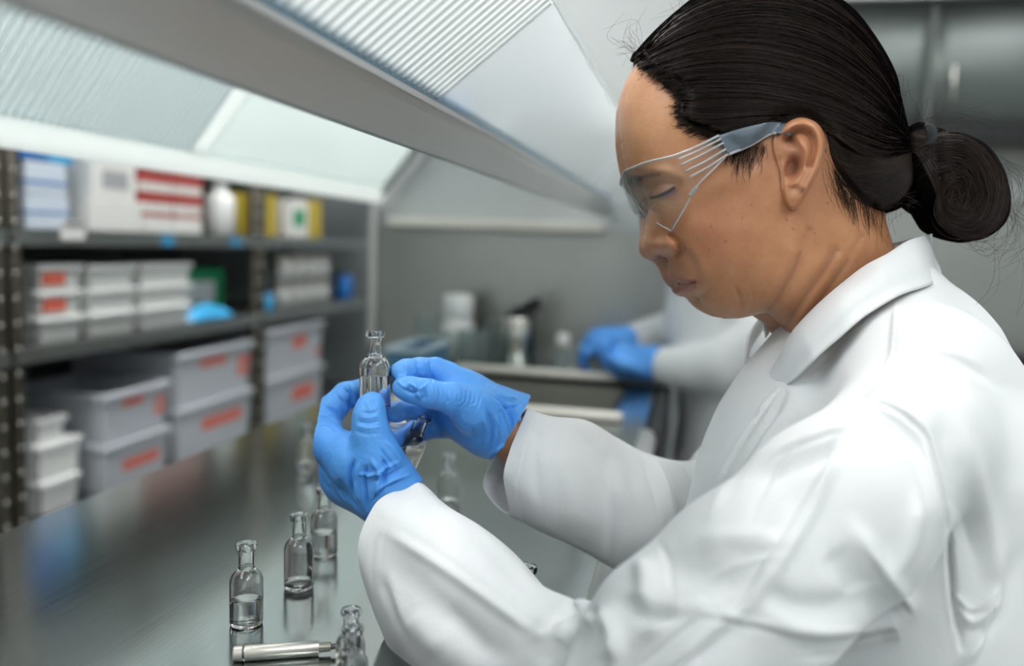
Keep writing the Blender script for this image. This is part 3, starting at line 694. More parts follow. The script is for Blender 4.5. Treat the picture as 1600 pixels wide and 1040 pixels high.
class SDF:
    """signed distance volume in the camera frame (metres); round cones and ellipsoids blended smoothly"""
    def __init__(s, lo, hi, h):
        s.lo = np.asarray(lo, float); s.h = h; s.n = np.ceil((np.asarray(hi, float) - s.lo) / h).astype(int) + 1
        s.f = np.full(s.n, .2, np.float32); s.ax = [s.lo[i] + h * np.arange(s.n[i]) for i in range(3)]
    def _box(s, lo, hi):
        a = np.maximum(((lo - s.lo) / s.h).astype(int), 0); b = np.minimum(((hi - s.lo) / s.h).astype(int) + 2, s.n)
        if np.any(b <= a): return None
        sl = tuple(slice(a[i], b[i]) for i in range(3))
        g = [s.ax[i][sl[i]].astype(np.float32) for i in range(3)]
        return sl, g[0][:, None, None], g[1][None, :, None], g[2][None, None, :]
    def _mix(s, sl, d, k, sub):
        f = s.f[sl]
        if sub: d = -d; 
        if sub:
            hh = np.maximum(k - np.abs(f - d), 0) / max(k, 1e-6) if k > 0 else 0
            s.f[sl] = np.maximum(f, d) + (hh * hh * k * .25 if k > 0 else 0)
        else:
            hh = np.maximum(k - np.abs(f - d), 0) / max(k, 1e-6) if k > 0 else 0
            s.f[sl] = np.minimum(f, d) - (hh * hh * k * .25 if k > 0 else 0)
    def cone(s, a, b, ra, rb, k=.01, sub=False):
        a = np.asarray(a, float); b = np.asarray(b, float); R = max(ra, rb) + k + .03
        t = s._box(np.minimum(a, b) - R, np.maximum(a, b) + R)
        if t is None: return s
        sl, X, Y, Z = t; ab = (b - a).astype(np.float32); l2 = float(ab @ ab) + 1e-12
        px, py, pz = X - a[0], Y - a[1], Z - a[2]
        u = np.clip((px * ab[0] + py * ab[1] + pz * ab[2]) / l2, 0, 1)
        d = np.sqrt((px - u * ab[0]) ** 2 + (py - u * ab[1]) ** 2 + (pz - u * ab[2]) ** 2) - (ra + (rb - ra) * u)
        s._mix(sl, d.astype(np.float32), k, sub); return s
    def chain(s, pts, k=.01, sub=False):
        for p, q in zip(pts[:-1], pts[1:]): s.cone(p[0], q[0], p[1], q[1], k, sub)
        return s
    def ell(s, c, r, k=.01, R=None, sub=False):
        c = np.asarray(c, float); r = np.asarray(r, float); B = max(r) + k + .03
        t = s._box(c - B, c + B)
        if t is None: return s
        sl, X, Y, Z = t; P = [X - c[0], Y - c[1], Z - c[2]]
        if R is not None:
            R = np.asarray(R); P = [R[i][0] * P[0] + R[i][1] * P[1] + R[i][2] * P[2] for i in range(3)]
        k0 = np.sqrt((P[0] / r[0]) ** 2 + (P[1] / r[1]) ** 2 + (P[2] / r[2]) ** 2); k1 = np.sqrt((P[0] / r[0] ** 2) ** 2 + (P[1] / r[1] ** 2) ** 2 + (P[2] / r[2] ** 2) ** 2)
        s._mix(sl, (k0 * (k0 - 1) / (k1 + 1e-9)).astype(np.float32), k, sub); return s
    def cut(s, c, nrm, k=0.0):
        """remove the half space on the side the normal points to"""
        c = np.asarray(c, float); nrm = np.asarray(nrm, float); nrm = nrm / np.linalg.norm(nrm)
        d = (s.ax[0][:, None, None] - c[0]) * nrm[0] + (s.ax[1][None, :, None] - c[1]) * nrm[1] + (s.ax[2][None, None, :] - c[2]) * nrm[2]
        s.f = np.maximum(s.f, d.astype(np.float32)); return s
    def nets(s):
        """naive surface nets -> vertices, quads"""
        f = s.f; S = f < 0
        c = sum(S[i:S.shape[0] - 1 + i, j:S.shape[1] - 1 + j, k:S.shape[2] - 1 + k].astype(np.int8) for i in (0, 1) for j in (0, 1) for k in (0, 1))
        act = np.argwhere((c > 0) & (c < 8)); n = len(act)
        idx = np.full(c.shape, -1, np.int32); idx[tuple(act.T)] = np.arange(n)
        acc = np.zeros((n, 3)); cnt = np.zeros(n)
        cor = [(i, j, k) for i in (0, 1) for j in (0, 1) for k in (0, 1)]
        val = {q: f[act[:, 0] + q[0], act[:, 1] + q[1], act[:, 2] + q[2]].astype(float) for q in cor}
        for q in cor:
            for a in range(3):
                if q[a]: continue
                r = list(q); r[a] = 1; r = tuple(r); va, vb = val[q], val[r]
                m = (va < 0) != (vb < 0); t = va[m] / (va[m] - vb[m]); p = np.tile(np.array(q, float), (m.sum(), 1)); p[:, a] = t
                acc[m] += p; cnt[m] += 1
        V = s.lo + s.h * (act + acc / cnt[:, None])
        Q = []
        for a in range(3):
            b, d = (a + 1) % 3, (a + 2) % 3
            sa = [slice(None)] * 3; sb = [slice(None)] * 3; sa[a] = slice(0, -1); sb[a] = slice(1, None)
            A, B = S[tuple(sa)], S[tuple(sb)]; e = np.argwhere(A != B)
            e = e[(e[:, b] > 0) & (e[:, d] > 0) & (e[:, b] < S.shape[b] - 1) & (e[:, d] < S.shape[d] - 1)]
            o = np.zeros(3, int); ob = o.copy(); ob[b] = 1; od = o.copy(); od[d] = 1
            q = np.stack([idx[tuple((e - ob - od).T)], idx[tuple((e - od).T)], idx[tuple(e.T)], idx[tuple((e - ob).T)]], 1)
            fl = ~A[tuple(e.T)]; q[fl] = q[fl][:, ::-1]; Q.append(q)
        return V, np.concatenate(Q)
def wrinkle(V, F4, strokes, dmax=None):
    """push a camera-frame surface along its normals under polyline strokes drawn in the picture plane.
    stroke = (points, half-width px, height mm [, near, far]) ; only the side facing the stroke moves"""
    Nn = vnormals(V, F4); px, py = project(V)
    face = np.clip(-(Nn * (V / np.linalg.norm(V, axis=1, keepdims=True))).sum(1) * 1.6, 0, 1)
    D = np.zeros(len(V))
    for st in strokes:
        pts, hw, amp = st[:3]; P = bez(pts, max(6, 6 * len(pts))) if len(pts) > 2 else np.asarray(pts, float)
        lo = P.min(0) - 3 * hw; hi = P.max(0) + 3 * hw
        m = (px > lo[0]) & (px < hi[0]) & (py > lo[1]) & (py < hi[1]) & (face > 0)
        if len(st) > 3: m &= (V[:, 2] > st[3]) & (V[:, 2] < st[4])
        if not m.any(): continue
        X, Y = px[m], py[m]; best = np.full(X.shape, 1e9); bt = np.zeros(X.shape); n = len(P)
        for i in range(n - 1):
            a = P[i]; ab = P[i + 1] - a; l2 = ab @ ab + 1e-9
            t = np.clip(((X - a[0]) * ab[0] + (Y - a[1]) * ab[1]) / l2, 0, 1)
            d = (X - a[0] - t * ab[0]) ** 2 + (Y - a[1] - t * ab[1]) ** 2; u = d < best; best[u] = d[u]; bt[u] = (i + t[u]) / (n - 1)
        fade = np.minimum(1, np.minimum(bt, 1 - bt) * 4 + .25)
        D[m] += amp * .001 * np.exp(-best / (hw * hw)) * fade
    return V + Nn * (D * face)[:, None]

# ================================================================== the woman: head, hair, glasses
HD = 0.585                                   # distance of her mid plane
KH = HD / FPX                                # metres per pixel on that plane
FACE = [(991, 104), (981, 120), (974, 136), (969, 158), (966.5, 178), (967, 205), (971, 232), (976, 257), (979, 268), (984, 278), (993, 288), (1003, 297), (1009, 307), (1012, 320),
        (1011, 335), (1008.5, 352), (1005.5, 368), (1003.5, 380), (1004.5, 390), (1009, 398), (1017, 402.5), (1028, 403.5), (1038, 402), (1043, 406), (1044, 418), (1043, 428), (1044.5, 433.5),
        (1050, 437), (1057, 440), (1062, 443.5), (1060.5, 448), (1060, 454), (1063, 459), (1072, 462), (1084, 463), (1091, 465.5), (1094, 471), (1098, 478), (1105, 484), (1115, 490), (1127, 494.5), (1142, 497), (1157, 497),
        (1172, 494), (1187, 490), (1197, 488), (1202, 491), (1211, 499), (1222, 511), (1232, 526), (1242, 548), (1250, 580), (1258, 612), (1272, 632)]
NAPE = [(1300, 645), (1350, 650), (1400, 645), (1430, 628), (1438, 590), (1434, 545), (1424, 470), (1405, 410), (1394, 376), (1385, 345)]
SKULL = [(1384, 310), (1394, 265), (1399, 215), (1398, 170), (1388, 120), (1366, 74), (1330, 36), (1280, 6), (1220, -10), (1150, -12), (1090, 4), (1045, 34), (1013, 70)]
HAIRO = [(1392, 330), (1420, 313), (1430, 275), (1424, 230), (1417, 200), (1411, 171), (1404, 125), (1388, 88), (1362, 47), (1331, 10), (1285, -20), (1220, -38), (1150, -36), (1095, -12), (1055, 18), (1018, 52), (994, 82)]
HC = (1190, 270)
_head_out = FACE + NAPE + SKULL
_all_out = FACE + NAPE + HAIRO
W_head = inflate(bez(_head_out, 500, True)); W_all = inflate(bez(_all_out, 500, True))
def g2(x, y, cx, cy, sx, sy=None, rot=0.0):
    sy = sy or sx; c, s = math.cos(rot), math.sin(rot); dx, dy = x - cx, y - cy
    u = c * dx + s * dy; v = -s * dx + c * dy
    return np.exp(-(u / sx) ** 2 - (v / sy) ** 2)
def stroke(x, y, pts, hw):
    d = seg_dist(bez(pts, 8 * len(pts)), x, y, False); return np.exp(-(d / hw) ** 2)
def head_w(x, y):
    """half width in metres of head and neck at a side-view position"""
    w = W_head(x, y)
    # overall: narrower than a ball, flatter cheeks
    w = 150 * np.tanh(w * .80 / 150) * 1.06
    # neck narrower than the jaw
    nk = sstep(0, 1, ((x - 1200) * .50 + (y - 470) * .86) / 70 + .15)
    w = w * (1 - .14 * nk)
    e = 0
    # brow, socket, lids
    e = e + 4.0 * stroke(x, y, [(984, 274), (1004, 270), (1035, 268), (1062, 276)], 9)
    e = e - 11.0 * g2(x, y, 1018, 297, 17, 12) - 5.0 * g2(x, y, 1048, 306, 20, 12)
    e = e + 8.0 * g2(x, y, 1034, 299, 14, 10) + 2.5 * stroke(x, y, [(1017, 308), (1032, 304), (1052, 294)], 3.5)
    e = e - 1.8 * stroke(x, y, [(1018, 296), (1034, 287), (1052, 287)], 2.4) - 2.0 * stroke(x, y, [(1018, 313), (1036, 310), (1054, 300)], 3.0)
    # cheek, temple hollow
    e = e + 7.0 * g2(x, y, 1085, 352, 45, 36) - 5.0 * g2(x, y, 1088, 230, 34, 40) + 5 * g2(x, y, 1130, 400, 70, 60) + 3.0 * stroke(x, y, [(1070, 315), (1120, 290), (1180, 272)], 16)
    # nose: wing, nostril, side groove
    e = e + 15.0 * g2(x, y, 1042, 385, 14.5, 12.5) + 7.0 * g2(x, y, 1017, 386, 12, 12) - 3.5 * g2(x, y, 1028, 370, 7, 9)
    e = e - 10.0 * g2(x, y, 1032, 400.5, 7.5, 3.4) - 9.0 * stroke(x, y, [(1048, 366), (1060, 377), (1064, 390), (1058, 399)], 4.2)
    e = e - 3.0 * stroke(x, y, [(1062, 388), (1078, 404), (1088, 428)], 7) + 1.8 * stroke(x, y, [(1074, 384), (1092, 410), (1100, 432)], 11)
    # lips
    e = e + 5.5 * stroke(x, y, [(1048, 434), (1060, 437), (1076, 439)], 5) + 5.0 * stroke(x, y, [(1064, 453), (1074, 451), (1082, 446)], 5.5)
    e = e - 6.5 * stroke(x, y, [(1058, 442.5), (1072, 443), (1086, 440)], 2.5) - 3.5 * g2(x, y, 1090, 441, 5, 6) - 3 * stroke(x, y, [(1082, 464), (1094, 461), (1102, 455)], 5)
    e = e + 5 * g2(x, y, 1120, 476, 24, 16) - 2.0 * stroke(x, y, [(1156, 494), (1158, 474), (1150, 452)], 4)
    # jaw edge and folds of the bent neck
    e = e - 4.5 * stroke(x, y, [(1199, 488), (1212, 470), (1236, 430), (1252, 392), (1262, 360)], 6.5) + 3.0 * stroke(x, y, [(1190, 470), (1212, 440), (1236, 395)], 12)
    e = e - 3.6 * stroke(x, y, [(1226, 512), (1256, 465), (1286, 425), (1306, 392)], 6.5) - 3.0 * stroke(x, y, [(1252, 510), (1290, 455), (1325, 405), (1345, 372)], 6.5) + 2.0 * stroke(x, y, [(1214, 496), (1248, 448), (1280, 400)], 9)
    e = e + 2.0 * stroke(x, y, [(1240, 512), (1274, 462), (1312, 406)], 9)
    e = e - 1.2 * stroke(x, y, [(1170, 486), (1176, 465), (1172, 448)], 3) - 1.0 * stroke(x, y, [(1142, 492), (1146, 476)], 3)
    # fall off towards the outline so the outline itself stays as drawn
    edge = np.minimum(1, W_head(x, y) / 22.0)
    return np.maximum(w + e * edge, 0) * KH
head_w_exact = head_w
_gx = np.arange(940, 1480, 1.5); _gy = np.arange(-60, 660, 1.5); _GX, _GY = np.meshgrid(_gx, _gy)
HEADG = Grid(940, -60, 1.5, head_w_exact(_GX, _GY))
def head_w(x, y): return HEADG(x, y)
NS, NT = 150, 960
X, Y, S_ = polar(_head_out, HC, NS, NT)
Wm = head_w(X, Y) ; Wm[-1] = 0
C, Mr = relief_body(X, Y, HC, Wm, float(head_w(np.array([HC[0]]), np.array([HC[1]]))[0]), HD)
tri, q = polar_faces(NS, NT); n0 = len(C)
# far half: the mirror image on a coarser grid that shares the outline
rs = np.unique(np.concatenate([np.arange(2, NS, 3), [NS - 1]])); ts = np.arange(0, NT, 3)
sel = np.concatenate([[0], (1 + rs[:, None] * NT + ts[None]).ravel()]); ft, fq = polar_faces(len(rs), len(ts))
V = np.vstack([C, Mr[sel]])
parts_F = [tri, q, (ft + n0)[:, ::-1], (fq + n0)[:, ::-1]]
# ---- ear: a small relief shell standing off the head
EAR = [(1253, 183.5), (1236, 187), (1221, 198), (1210, 214), (1209, 232), (1214, 250), (1219, 266), (1221, 282), (1222, 298), (1225, 313), (1230, 323), (1237, 328), (1246, 324), (1255, 313), (1265, 298), (1274, 283), (1281, 267), (1287, 249), (1290, 230), (1289, 213), (1282, 198), (1270, 188)]
EC = (1250, 256); ENS, ENT = 44, 220
ex, ey, es = polar(EAR, EC, ENS, ENT)
def ear_rel(x, y):
    d = seg_dist(bez(EAR, 160, True), x, y)
    back = sstep(1206, 1275, x); r = 6 + 22 * back                      # the ear flares away from the head towards its rear edge
    rim = stroke(x, y, [(1216, 240), (1217, 222), (1226, 206), (1241, 195), (1257, 193), (1271, 199), (1280, 214), (1281, 232), (1276, 254), (1268, 274), (1258, 292)], 7.0)
    r = r + 7.5 * rim
    r = r - 8.0 * stroke(x, y, [(1230, 216), (1244, 206), (1260, 208), (1270, 222), (1270, 240), (1264, 258)], 5.5)      # scapha
    r = r + 6.0 * stroke(x, y, [(1250, 222), (1259, 236), (1259, 254), (1252, 272), (1244, 284)], 5.5)                   # antihelix
    r = r - 10.0 * g2(x, y, 1236, 221, 12, 8, .6)                                                                        # triangular fossa
    r = r - 21.0 * g2(x, y, 1241, 260, 13, 16) - 9.0 * g2(x, y, 1233, 268, 7, 11)                                        # concha
    r = r + 7.0 * g2(x, y, 1225, 263, 6.5, 11) + 4.5 * g2(x, y, 1240, 288, 7, 5)                                         # tragus, antitragus
    r = r + 4.0 * g2(x, y, 1238, 308, 11, 13)                                                                           # lobe
    front = sstep(1240, 1214, x) * sstep(312, 280, y) * sstep(196, 222, y)                                              # merges into the cheek in front
    edge = 1 - (1 - np.minimum(1, d / 6.0)) ** 2
    edge = np.maximum(edge, front)
    return r * (.25 + .75 * edge) * (1 - .55 * front)
ew = head_w(ex, ey) + ear_rel(ex, ey) * KH
ewc = float(head_w(np.array([EC[0]]), np.array([EC[1]]))[0] + ear_rel(np.array([EC[0]]), np.array([EC[1]]))[0] * KH)
# outer skirt ring sinks behind into the head
sx = EC[0] + (ex[-1] - EC[0]) * .97; sy = EC[1] + (ey[-1] - EC[1]) * .97
ex = np.vstack([ex, sx[None]]); ey = np.vstack([ey, sy[None]])
ew = np.vstack([ew, (head_w(sx, sy) - .003)[None]])
EV, EM = relief_body(ex, ey, EC, ew, ewc, HD); et, eq = polar_faces(ENS + 1, ENT)
o1 = len(V); V = np.vstack([V, EV, EM]); o2 = o1 + len(EV)
parts_F += [et + o1, eq + o1, (et + o2)[:, ::-1], (eq + o2)[:, ::-1]]
HEAD_V, HEAD_F, HEAD_NS = V, parts_F, (n0, o1)

def skin_material():
    m, nt, b = nmat('skin')
    b.inputs['Roughness'].default_value = 0.40; b.inputs['Subsurface Weight'].default_value = 0.25
    b.inputs['Subsurface Radius'].default_value = (0.009, 0.0035, 0.0018); b.inputs['Subsurface Scale'].default_value = 0.6
    b.inputs['Specular IOR Level'].default_value = 0.45
    at_ = N(nt, 'ShaderNodeAttribute'); at_.attribute_name = 'tone'
    tc = N(nt, 'ShaderNodeTexCoord')
    nz = N(nt, 'ShaderNodeTexNoise'); nz.inputs['Scale'].default_value = 55; nz.inputs['Detail'].default_value = 5; nz.inputs['Roughness'].default_value = .65
    L(nt, tc.outputs['Object'], nz.inputs['Vector'])
    mr = N(nt, 'ShaderNodeMapRange'); mr.inputs['From Min'].default_value = .35; mr.inputs['From Max'].default_value = .7; mr.inputs['To Min'].default_value = 0; mr.inputs['To Max'].default_value = .85
    L(nt, nz.outputs['Fac'], mr.inputs[0])
    mx = N(nt, 'ShaderNodeMix', data_type='RGBA', blend_type='MULTIPLY'); mx.inputs[7].default_value = (.80, .70, .64, 1)
    L(nt, mr.outputs[0], mx.inputs[0]); L(nt, at_.outputs['Color'], mx.inputs[6])
    # scattered small freckles
    vo = N(nt, 'ShaderNodeTexVoronoi'); vo.inputs['Scale'].default_value = 120; L(nt, tc.outputs['Object'], vo.inputs['Vector'])
    ra = N(nt, 'ShaderNodeValToRGB'); ra.color_ramp.elements[0].position = .03; ra.color_ramp.elements[0].color = (1, 1, 1, 1); ra.color_ramp.elements[1].position = .16; ra.color_ramp.elements[1].color = (0, 0, 0, 1)
    L(nt, vo.outputs['Distance'], ra.inputs[0])
    n3 = N(nt, 'ShaderNodeTexNoise'); n3.inputs['Scale'].default_value = 28; L(nt, tc.outputs['Object'], n3.inputs['Vector'])
    r3 = N(nt, 'ShaderNodeMapRange'); r3.inputs['From Min'].default_value = .56; r3.inputs['From Max'].default_value = .68; r3.inputs['To Max'].default_value = .55; L(nt, n3.outputs['Fac'], r3.inputs[0])
    mu = N(nt, 'ShaderNodeMath', operation='MULTIPLY'); L(nt, ra.outputs['Color'], mu.inputs[0]); L(nt, r3.outputs[0], mu.inputs[1])
    m2 = N(nt, 'ShaderNodeMix', data_type='RGBA', blend_type='MULTIPLY'); m2.inputs[7].default_value = (.42, .30, .26, 1)
    L(nt, mu.outputs[0], m2.inputs[0]); L(nt, mx.outputs[2], m2.inputs[6]); L(nt, m2.outputs[2], b.inputs['Base Color'])
    nb = N(nt, 'ShaderNodeTexNoise'); nb.inputs['Scale'].default_value = 520; nb.inputs['Detail'].default_value = 3; L(nt, tc.outputs['Object'], nb.inputs['Vector'])
    bp = N(nt, 'ShaderNodeBump'); bp.inputs['Strength'].default_value = .22; bp.inputs['Distance'].default_value = .0007
    L(nt, nb.outputs['Fac'], bp.inputs['Height']); L(nt, bp.outputs['Normal'], b.inputs['Normal'])
skin_material()
def skin_tone(V):
    """skin colour by place: lips, brow, lash line, ruddier cheek and ear, plus painted light and shade"""
    px, py = project(V); far = V[:, 2] > HD
    mv = V.copy(); mv[far, 2] = 2 * HD - mv[far, 2]; px, py = project(mv)
    base = np.array([.53, .255, .125]); T_ = np.tile(base, (len(V), 1))
    def mixc(c, a): 
        nonlocal T_
        T_ = T_ * (1 - a[:, None]) + np.array(c) * a[:, None]
    mixc((.64, .345, .18), .85 * g2(px, py, 1000, 200, 60, 80)); mixc((.46, .19, .105), .6 * g2(px, py, 1110, 360, 60, 55)); mixc((.44, .215, .115), .5 * sstep(470, 560, py + .3 * (px - 1200)))  # lit forehead and shaded throat painted in, besides the ruddy cheek
    mixc((.58, .28, .17), .5 * g2(px, py, 1250, 250, 40, 70)); mixc((.60, .28, .18), .6 * g2(px, py, 1025, 388, 25, 16))
    lips = np.maximum(stroke(px, py, [(1046, 434), (1060, 438), (1078, 440.5)], 4.2), stroke(px, py, [(1062, 453), (1072, 452), (1083, 446)], 6.0))
    mixc((.36, .13, .105), .85 * np.clip(lips * 1.3, 0, 1))
    mixc((.14, .05, .04), .8 * stroke(px, py, [(1060, 443), (1074, 443.3), (1086, 440.5)], 1.6))  # shade between the lips painted as a dark line
    mixc((.10, .04, .03), .9 * g2(px, py, 1031, 401, 6, 3))  # nostril darkened in the skin colour to stand for its inner shade
    mixc((.03, .018, .014), .9 * np.clip(1.4 * stroke(px, py, [(987, 280), (993, 279), (1000, 279)], 4.0), 0, 1)); mixc((.10, .055, .04), .6 * stroke(px, py, [(998, 278), (1012, 275), (1030, 272)], 3.2))
    mixc((.02, .014, .012), .95 * np.clip(1.5 * stroke(px, py, [(1017, 309), (1030, 306), (1042, 300), (1053, 293)], 2.4), 0, 1))
    mixc((.33, .13, .08), .5 * stroke(px, py, [(1018, 298), (1034, 289), (1052, 288)], 2.5))  # shade of the lid crease painted in
    mixc((.25, .10, .06), .8 * g2(px, py, 1240, 262, 11, 14)); mixc((.30, .13, .08), .55 * g2(px, py, 1236, 222, 11, 8))  # hollows of the ear painted darker, as shade
    mixc((.32, .16, .095), .55 * np.maximum(stroke(px, py, [(1226, 512), (1256, 465), (1286, 425), (1306, 392)], 3.6), np.maximum(stroke(px, py, [(1252, 510), (1290, 455), (1325, 405)], 3.6), stroke(px, py, [(1199, 488), (1212, 470), (1236, 430), (1250, 395)], 3.6))))  # shade in the neck folds painted as dark lines
    for (x, y, r) in ((1229, 342, 2.4), (1247, 293, 1.5), (1239, 358, 1.5), (1111, 354, 1.8), (1134, 377, 2), (1108, 390, 1.6), (1070, 388, 1.8), (1174, 320, 1.6), (1293, 317, 1.5), (1273, 364, 1.5), (1160, 340, 1.4), (1090, 372, 1.3), (1128, 465, 1.4)):
        mixc((.20, .08, .05), .75 * g2(px, py, x, y, r))
    return T_
def add_tone(me, T_):
    a = me.attributes.new('tone', 'FLOAT_COLOR', 'POINT')
    a.data.foreach_set('color', np.concatenate([T_, np.ones((len(T_), 1))], 1).astype(np.float32).ravel())

woman = empty('person', (.15, .59, 0), 'person in white lab coat and blue gloves holding up a small glass vial', 'person')
# (the body mesh itself is finished further down, together with arms and torso)

# ---- hair: cap surface
HAIRP = [(990, 84), (985, 96), (998, 100), (1024, 119), (1048, 131), (1060, 150), (1057, 176), (1076, 197), (1102, 206), (1128, 217), (1150, 228), (1174, 228), (1196, 214), (1212, 194), (1240, 178), (1268, 184), (1288, 206), (1297, 244), (1312, 275), (1340, 308), (1362, 324), (1392, 331)] + HAIRO[1:-1]
def hair_w(x, y):
    base = np.maximum(head_w(x, y), 0); w = W_all(x, y); w = 150 * np.tanh(w * .80 / 150) * 1.06 * KH + .0035
    return np.maximum(w, base + .004)
_hp = bez(HAIRP, 300, True); HXC = (1215, 110)
# sampled on a fine grid once: distance to the hair edge on the face side
_fe = bez([(990, 84), (985, 96), (998, 100), (1024, 119), (1048, 131), (1060, 150), (1057, 176), (1076, 197), (1102, 206), (1128, 217), (1150, 228), (1174, 228), (1196, 214), (1212, 194), (1240, 178), (1268, 184), (1288, 206), (1297, 244), (1312, 275), (1340, 308), (1362, 324)], 160)
def hair_final(x, y):
    d = seg_dist(_fe, x, y, False); a = sstep(0, 16, d)
    return head_w(x, y) - .0012 + (hair_w(x, y) - head_w(x, y) + .0012) * a
hair_final_exact = hair_final
HAIRG = Grid(940, -60, 1.5, hair_final_exact(_GX, _GY))
def hair_final(x, y): return HAIRG(x, y)
nS, nT = 80, 420
X, Y, S_ = polar(HAIRP, HXC, nS, nT); Wm = hair_final(X, Y)
out = seg_dist(bez(HAIRO, 200), X[-1], Y[-1], False) < 3.0
Wm[-1] = np.where(out, 0, Wm[-1] - .002)
hc_w = float(hair_final(np.array([HXC[0]]), np.array([HXC[1]]))[0])
C, Mr = relief_body(X, Y, HXC, Wm, hc_w, HD); tri, q = polar_faces(nS, nT); n0 = len(C)
HV = np.vstack([C, Mr])
HF = [tri, q, (tri + n0)[:, ::-1], (q + n0)[:, ::-1]]
def hair_material(name, col, col2, rough, spec=.5, var=False):
    m, nt, b = nmat(name)
    tc = N(nt, 'ShaderNodeTexCoord'); nz = N(nt, 'ShaderNodeTexNoise'); nz.inputs['Scale'].default_value = 35; nz.inputs['Detail'].default_value = 3
    L(nt, tc.outputs['Object'], nz.inputs['Vector'])
    mx = N(nt, 'ShaderNodeMix', data_type='RGBA'); mx.inputs[6].default_value = (*col, 1); mx.inputs[7].default_value = (*col2, 1)
    if var:                                                      # every strand its own shade
        at_ = N(nt, 'ShaderNodeAttribute'); at_.attribute_name = 'shade'; L(nt, at_.outputs['Fac'], mx.inputs[0])
    else: L(nt, nz.outputs['Fac'], mx.inputs[0])
    L(nt, mx.outputs[2], b.inputs['Base Color'])
    b.inputs['Roughness'].default_value = rough; b.inputs['Specular IOR Level'].default_value = spec
hair_material('hair_base', (.0025, .002, .002), (.005, .004, .004), .9, 0.0)
hair_material('hair_strand', (.005, .004, .004), (.060, .034, .021), .38, .22, True)
hair = link('hair', mesh_np('hair', to_world(HV), HF), 'hair_base', woman, True)
def strands(name, lines, rad, mtl, parent, shade=None):
    """lines: (n, k, 3) camera-frame polylines -> thin tapering three-sided tubes, one mesh"""
    A = np.asarray(lines); n, k, _ = A.shape
    T_ = np.gradient(A, axis=1); T_ /= np.linalg.norm(T_, axis=2, keepdims=True) + 1e-9
    up = np.array([.31, .52, -.8]); U = np.cross(T_, up); U /= np.linalg.norm(U, axis=2, keepdims=True) + 1e-9; Wv = np.cross(T_, U)
    tp = np.sin(np.linspace(.12, .94, k) * math.pi) ** .35
    r = (np.asarray(rad).reshape(-1, 1) * tp[None])[..., None]
    P = np.stack([A + r * (math.cos(a) * U + math.sin(a) * Wv) for a in (0, 2.094, 4.189)], 2)      # n,k,3,3
    base = (np.arange(n)[:, None] * k + np.arange(k - 1)[None]) * 3
    F = np.concatenate([np.stack([base + s, base + (s + 1) % 3, base + 3 + (s + 1) % 3, base + 3 + s], -1).reshape(-1, 4) for s in range(3)])
    me = mesh_np(name, to_world(P.reshape(-1, 3)), F); a = me.attributes.new('shade', 'FLOAT', 'POINT')
    a.data.foreach_set('value', np.repeat(NPR.random(n) ** 2.2 * (1 if shade is None else shade), k * 3).astype(np.float32))
    return link(name, me, mtl, parent, True)
GUIDES = [[(996, 90), (1050, 26), (1120, -10), (1200, -28), (1290, -4), (1360, 55), (1400, 130), (1419, 200)],
          [(990, 97), (1060, 50), (1140, 20), (1230, 20), (1310, 52), (1370, 108), (1402, 160), (1421, 205)],
          [(1002, 104), (1080, 78), (1170, 70), (1260, 88), (1330, 122), (1376, 158), (1402, 188), (1422, 212)],
          [(1030, 124), (1100, 112), (1190, 114), (1280, 136), (1345, 168), (1382, 190), (1404, 204), (1424, 218)],
          [(1062, 152), (1120, 152), (1200, 156), (1290, 176), (1350, 200), (1386, 214), (1406, 218), (1425, 224)],
          [(1062, 182), (1110, 192), (1200, 184), (1280, 192), (1345, 218), (1382, 230), (1406, 230), (1426, 230)],
          [(1150, 244), (1190, 216), (1236, 186), (1296, 206), (1345, 238), (1380, 248), (1406, 244), (1427, 236)],
          [(1288, 202), (1308, 224), (1334, 240), (1360, 248), (1384, 248), (1402, 245), (1416, 241), (1428, 238)],
          [(1294, 236), (1306, 258), (1326, 268), (1352, 273), (1378, 270), (1400, 262), (1416, 254), (1428, 243)],
          [(1306, 270), (1322, 290), (1344, 300), (1368, 300), (1390, 291), (1406, 280), (1418, 266), (1429, 250)],
          [(1338, 306), (1352, 318), (1368, 324), (1386, 323), (1402, 314), (1414, 300), (1424, 282), (1431, 258)]]
G = np.array([bez(g, 22) for g in GUIDES])
def strand_set(n, lift0, lift1, jit, amin=0., amax=None, seed=1):
    r = np.random.default_rng(seed); amax = len(G) - 1.001 if amax is None else amax
    a = r.uniform(amin, amax, n); gap = (a > 6.0) & (a < 7.0); a[gap] = r.uniform(amin, min(amax, 5.99), gap.sum()); i = a.astype(int); u = (a - i)[:, None, None]
    L_ = G[i] * (1 - u) + G[i + 1] * u
    t = np.linspace(0, 1, L_.shape[1])
    # start somewhere along the way, wobble a little
    s0 = np.where(r.random(n) < .45, 0, r.uniform(0, .55, n)); s1 = r.uniform(.75, 1.0, n)
    tt = s0[:, None] + (s1 - s0)[:, None] * t[None]; f_ = tt * (len(t) - 1); j = np.minimum(f_.astype(int), len(t) - 2); v = (f_ - j)[..., None]
    L_ = np.take_along_axis(L_, j[..., None], 1) * (1 - v) + np.take_along_axis(L_, (j + 1)[..., None], 1) * v
    ph = r.uniform(0, 6.28, (n, 1)); fr = r.uniform(1.2, 3.2, (n, 1)); am = r.normal(0, jit, (n, 1))
    L_[..., 1] += am * np.sin(ph + fr * t[None] * 3) * (1 - .6 * t[None]) ; L_[..., 0] += .4 * am * np.cos(ph + fr * t[None] * 2)
    w = hair_final(L_[..., 0], L_[..., 1]); lift = r.uniform(lift0, lift1, (n, 1)) * (.35 + .65 * np.sin(np.linspace(.1, 1, len(t)) * 2.9))[None]
    w = w + lift
    d = HD - w
    strand_set.a = a
    return np.stack([(L_[..., 0] - CX) / FPX * d, -(L_[..., 1] - CY) / FPX * d, d], -1)
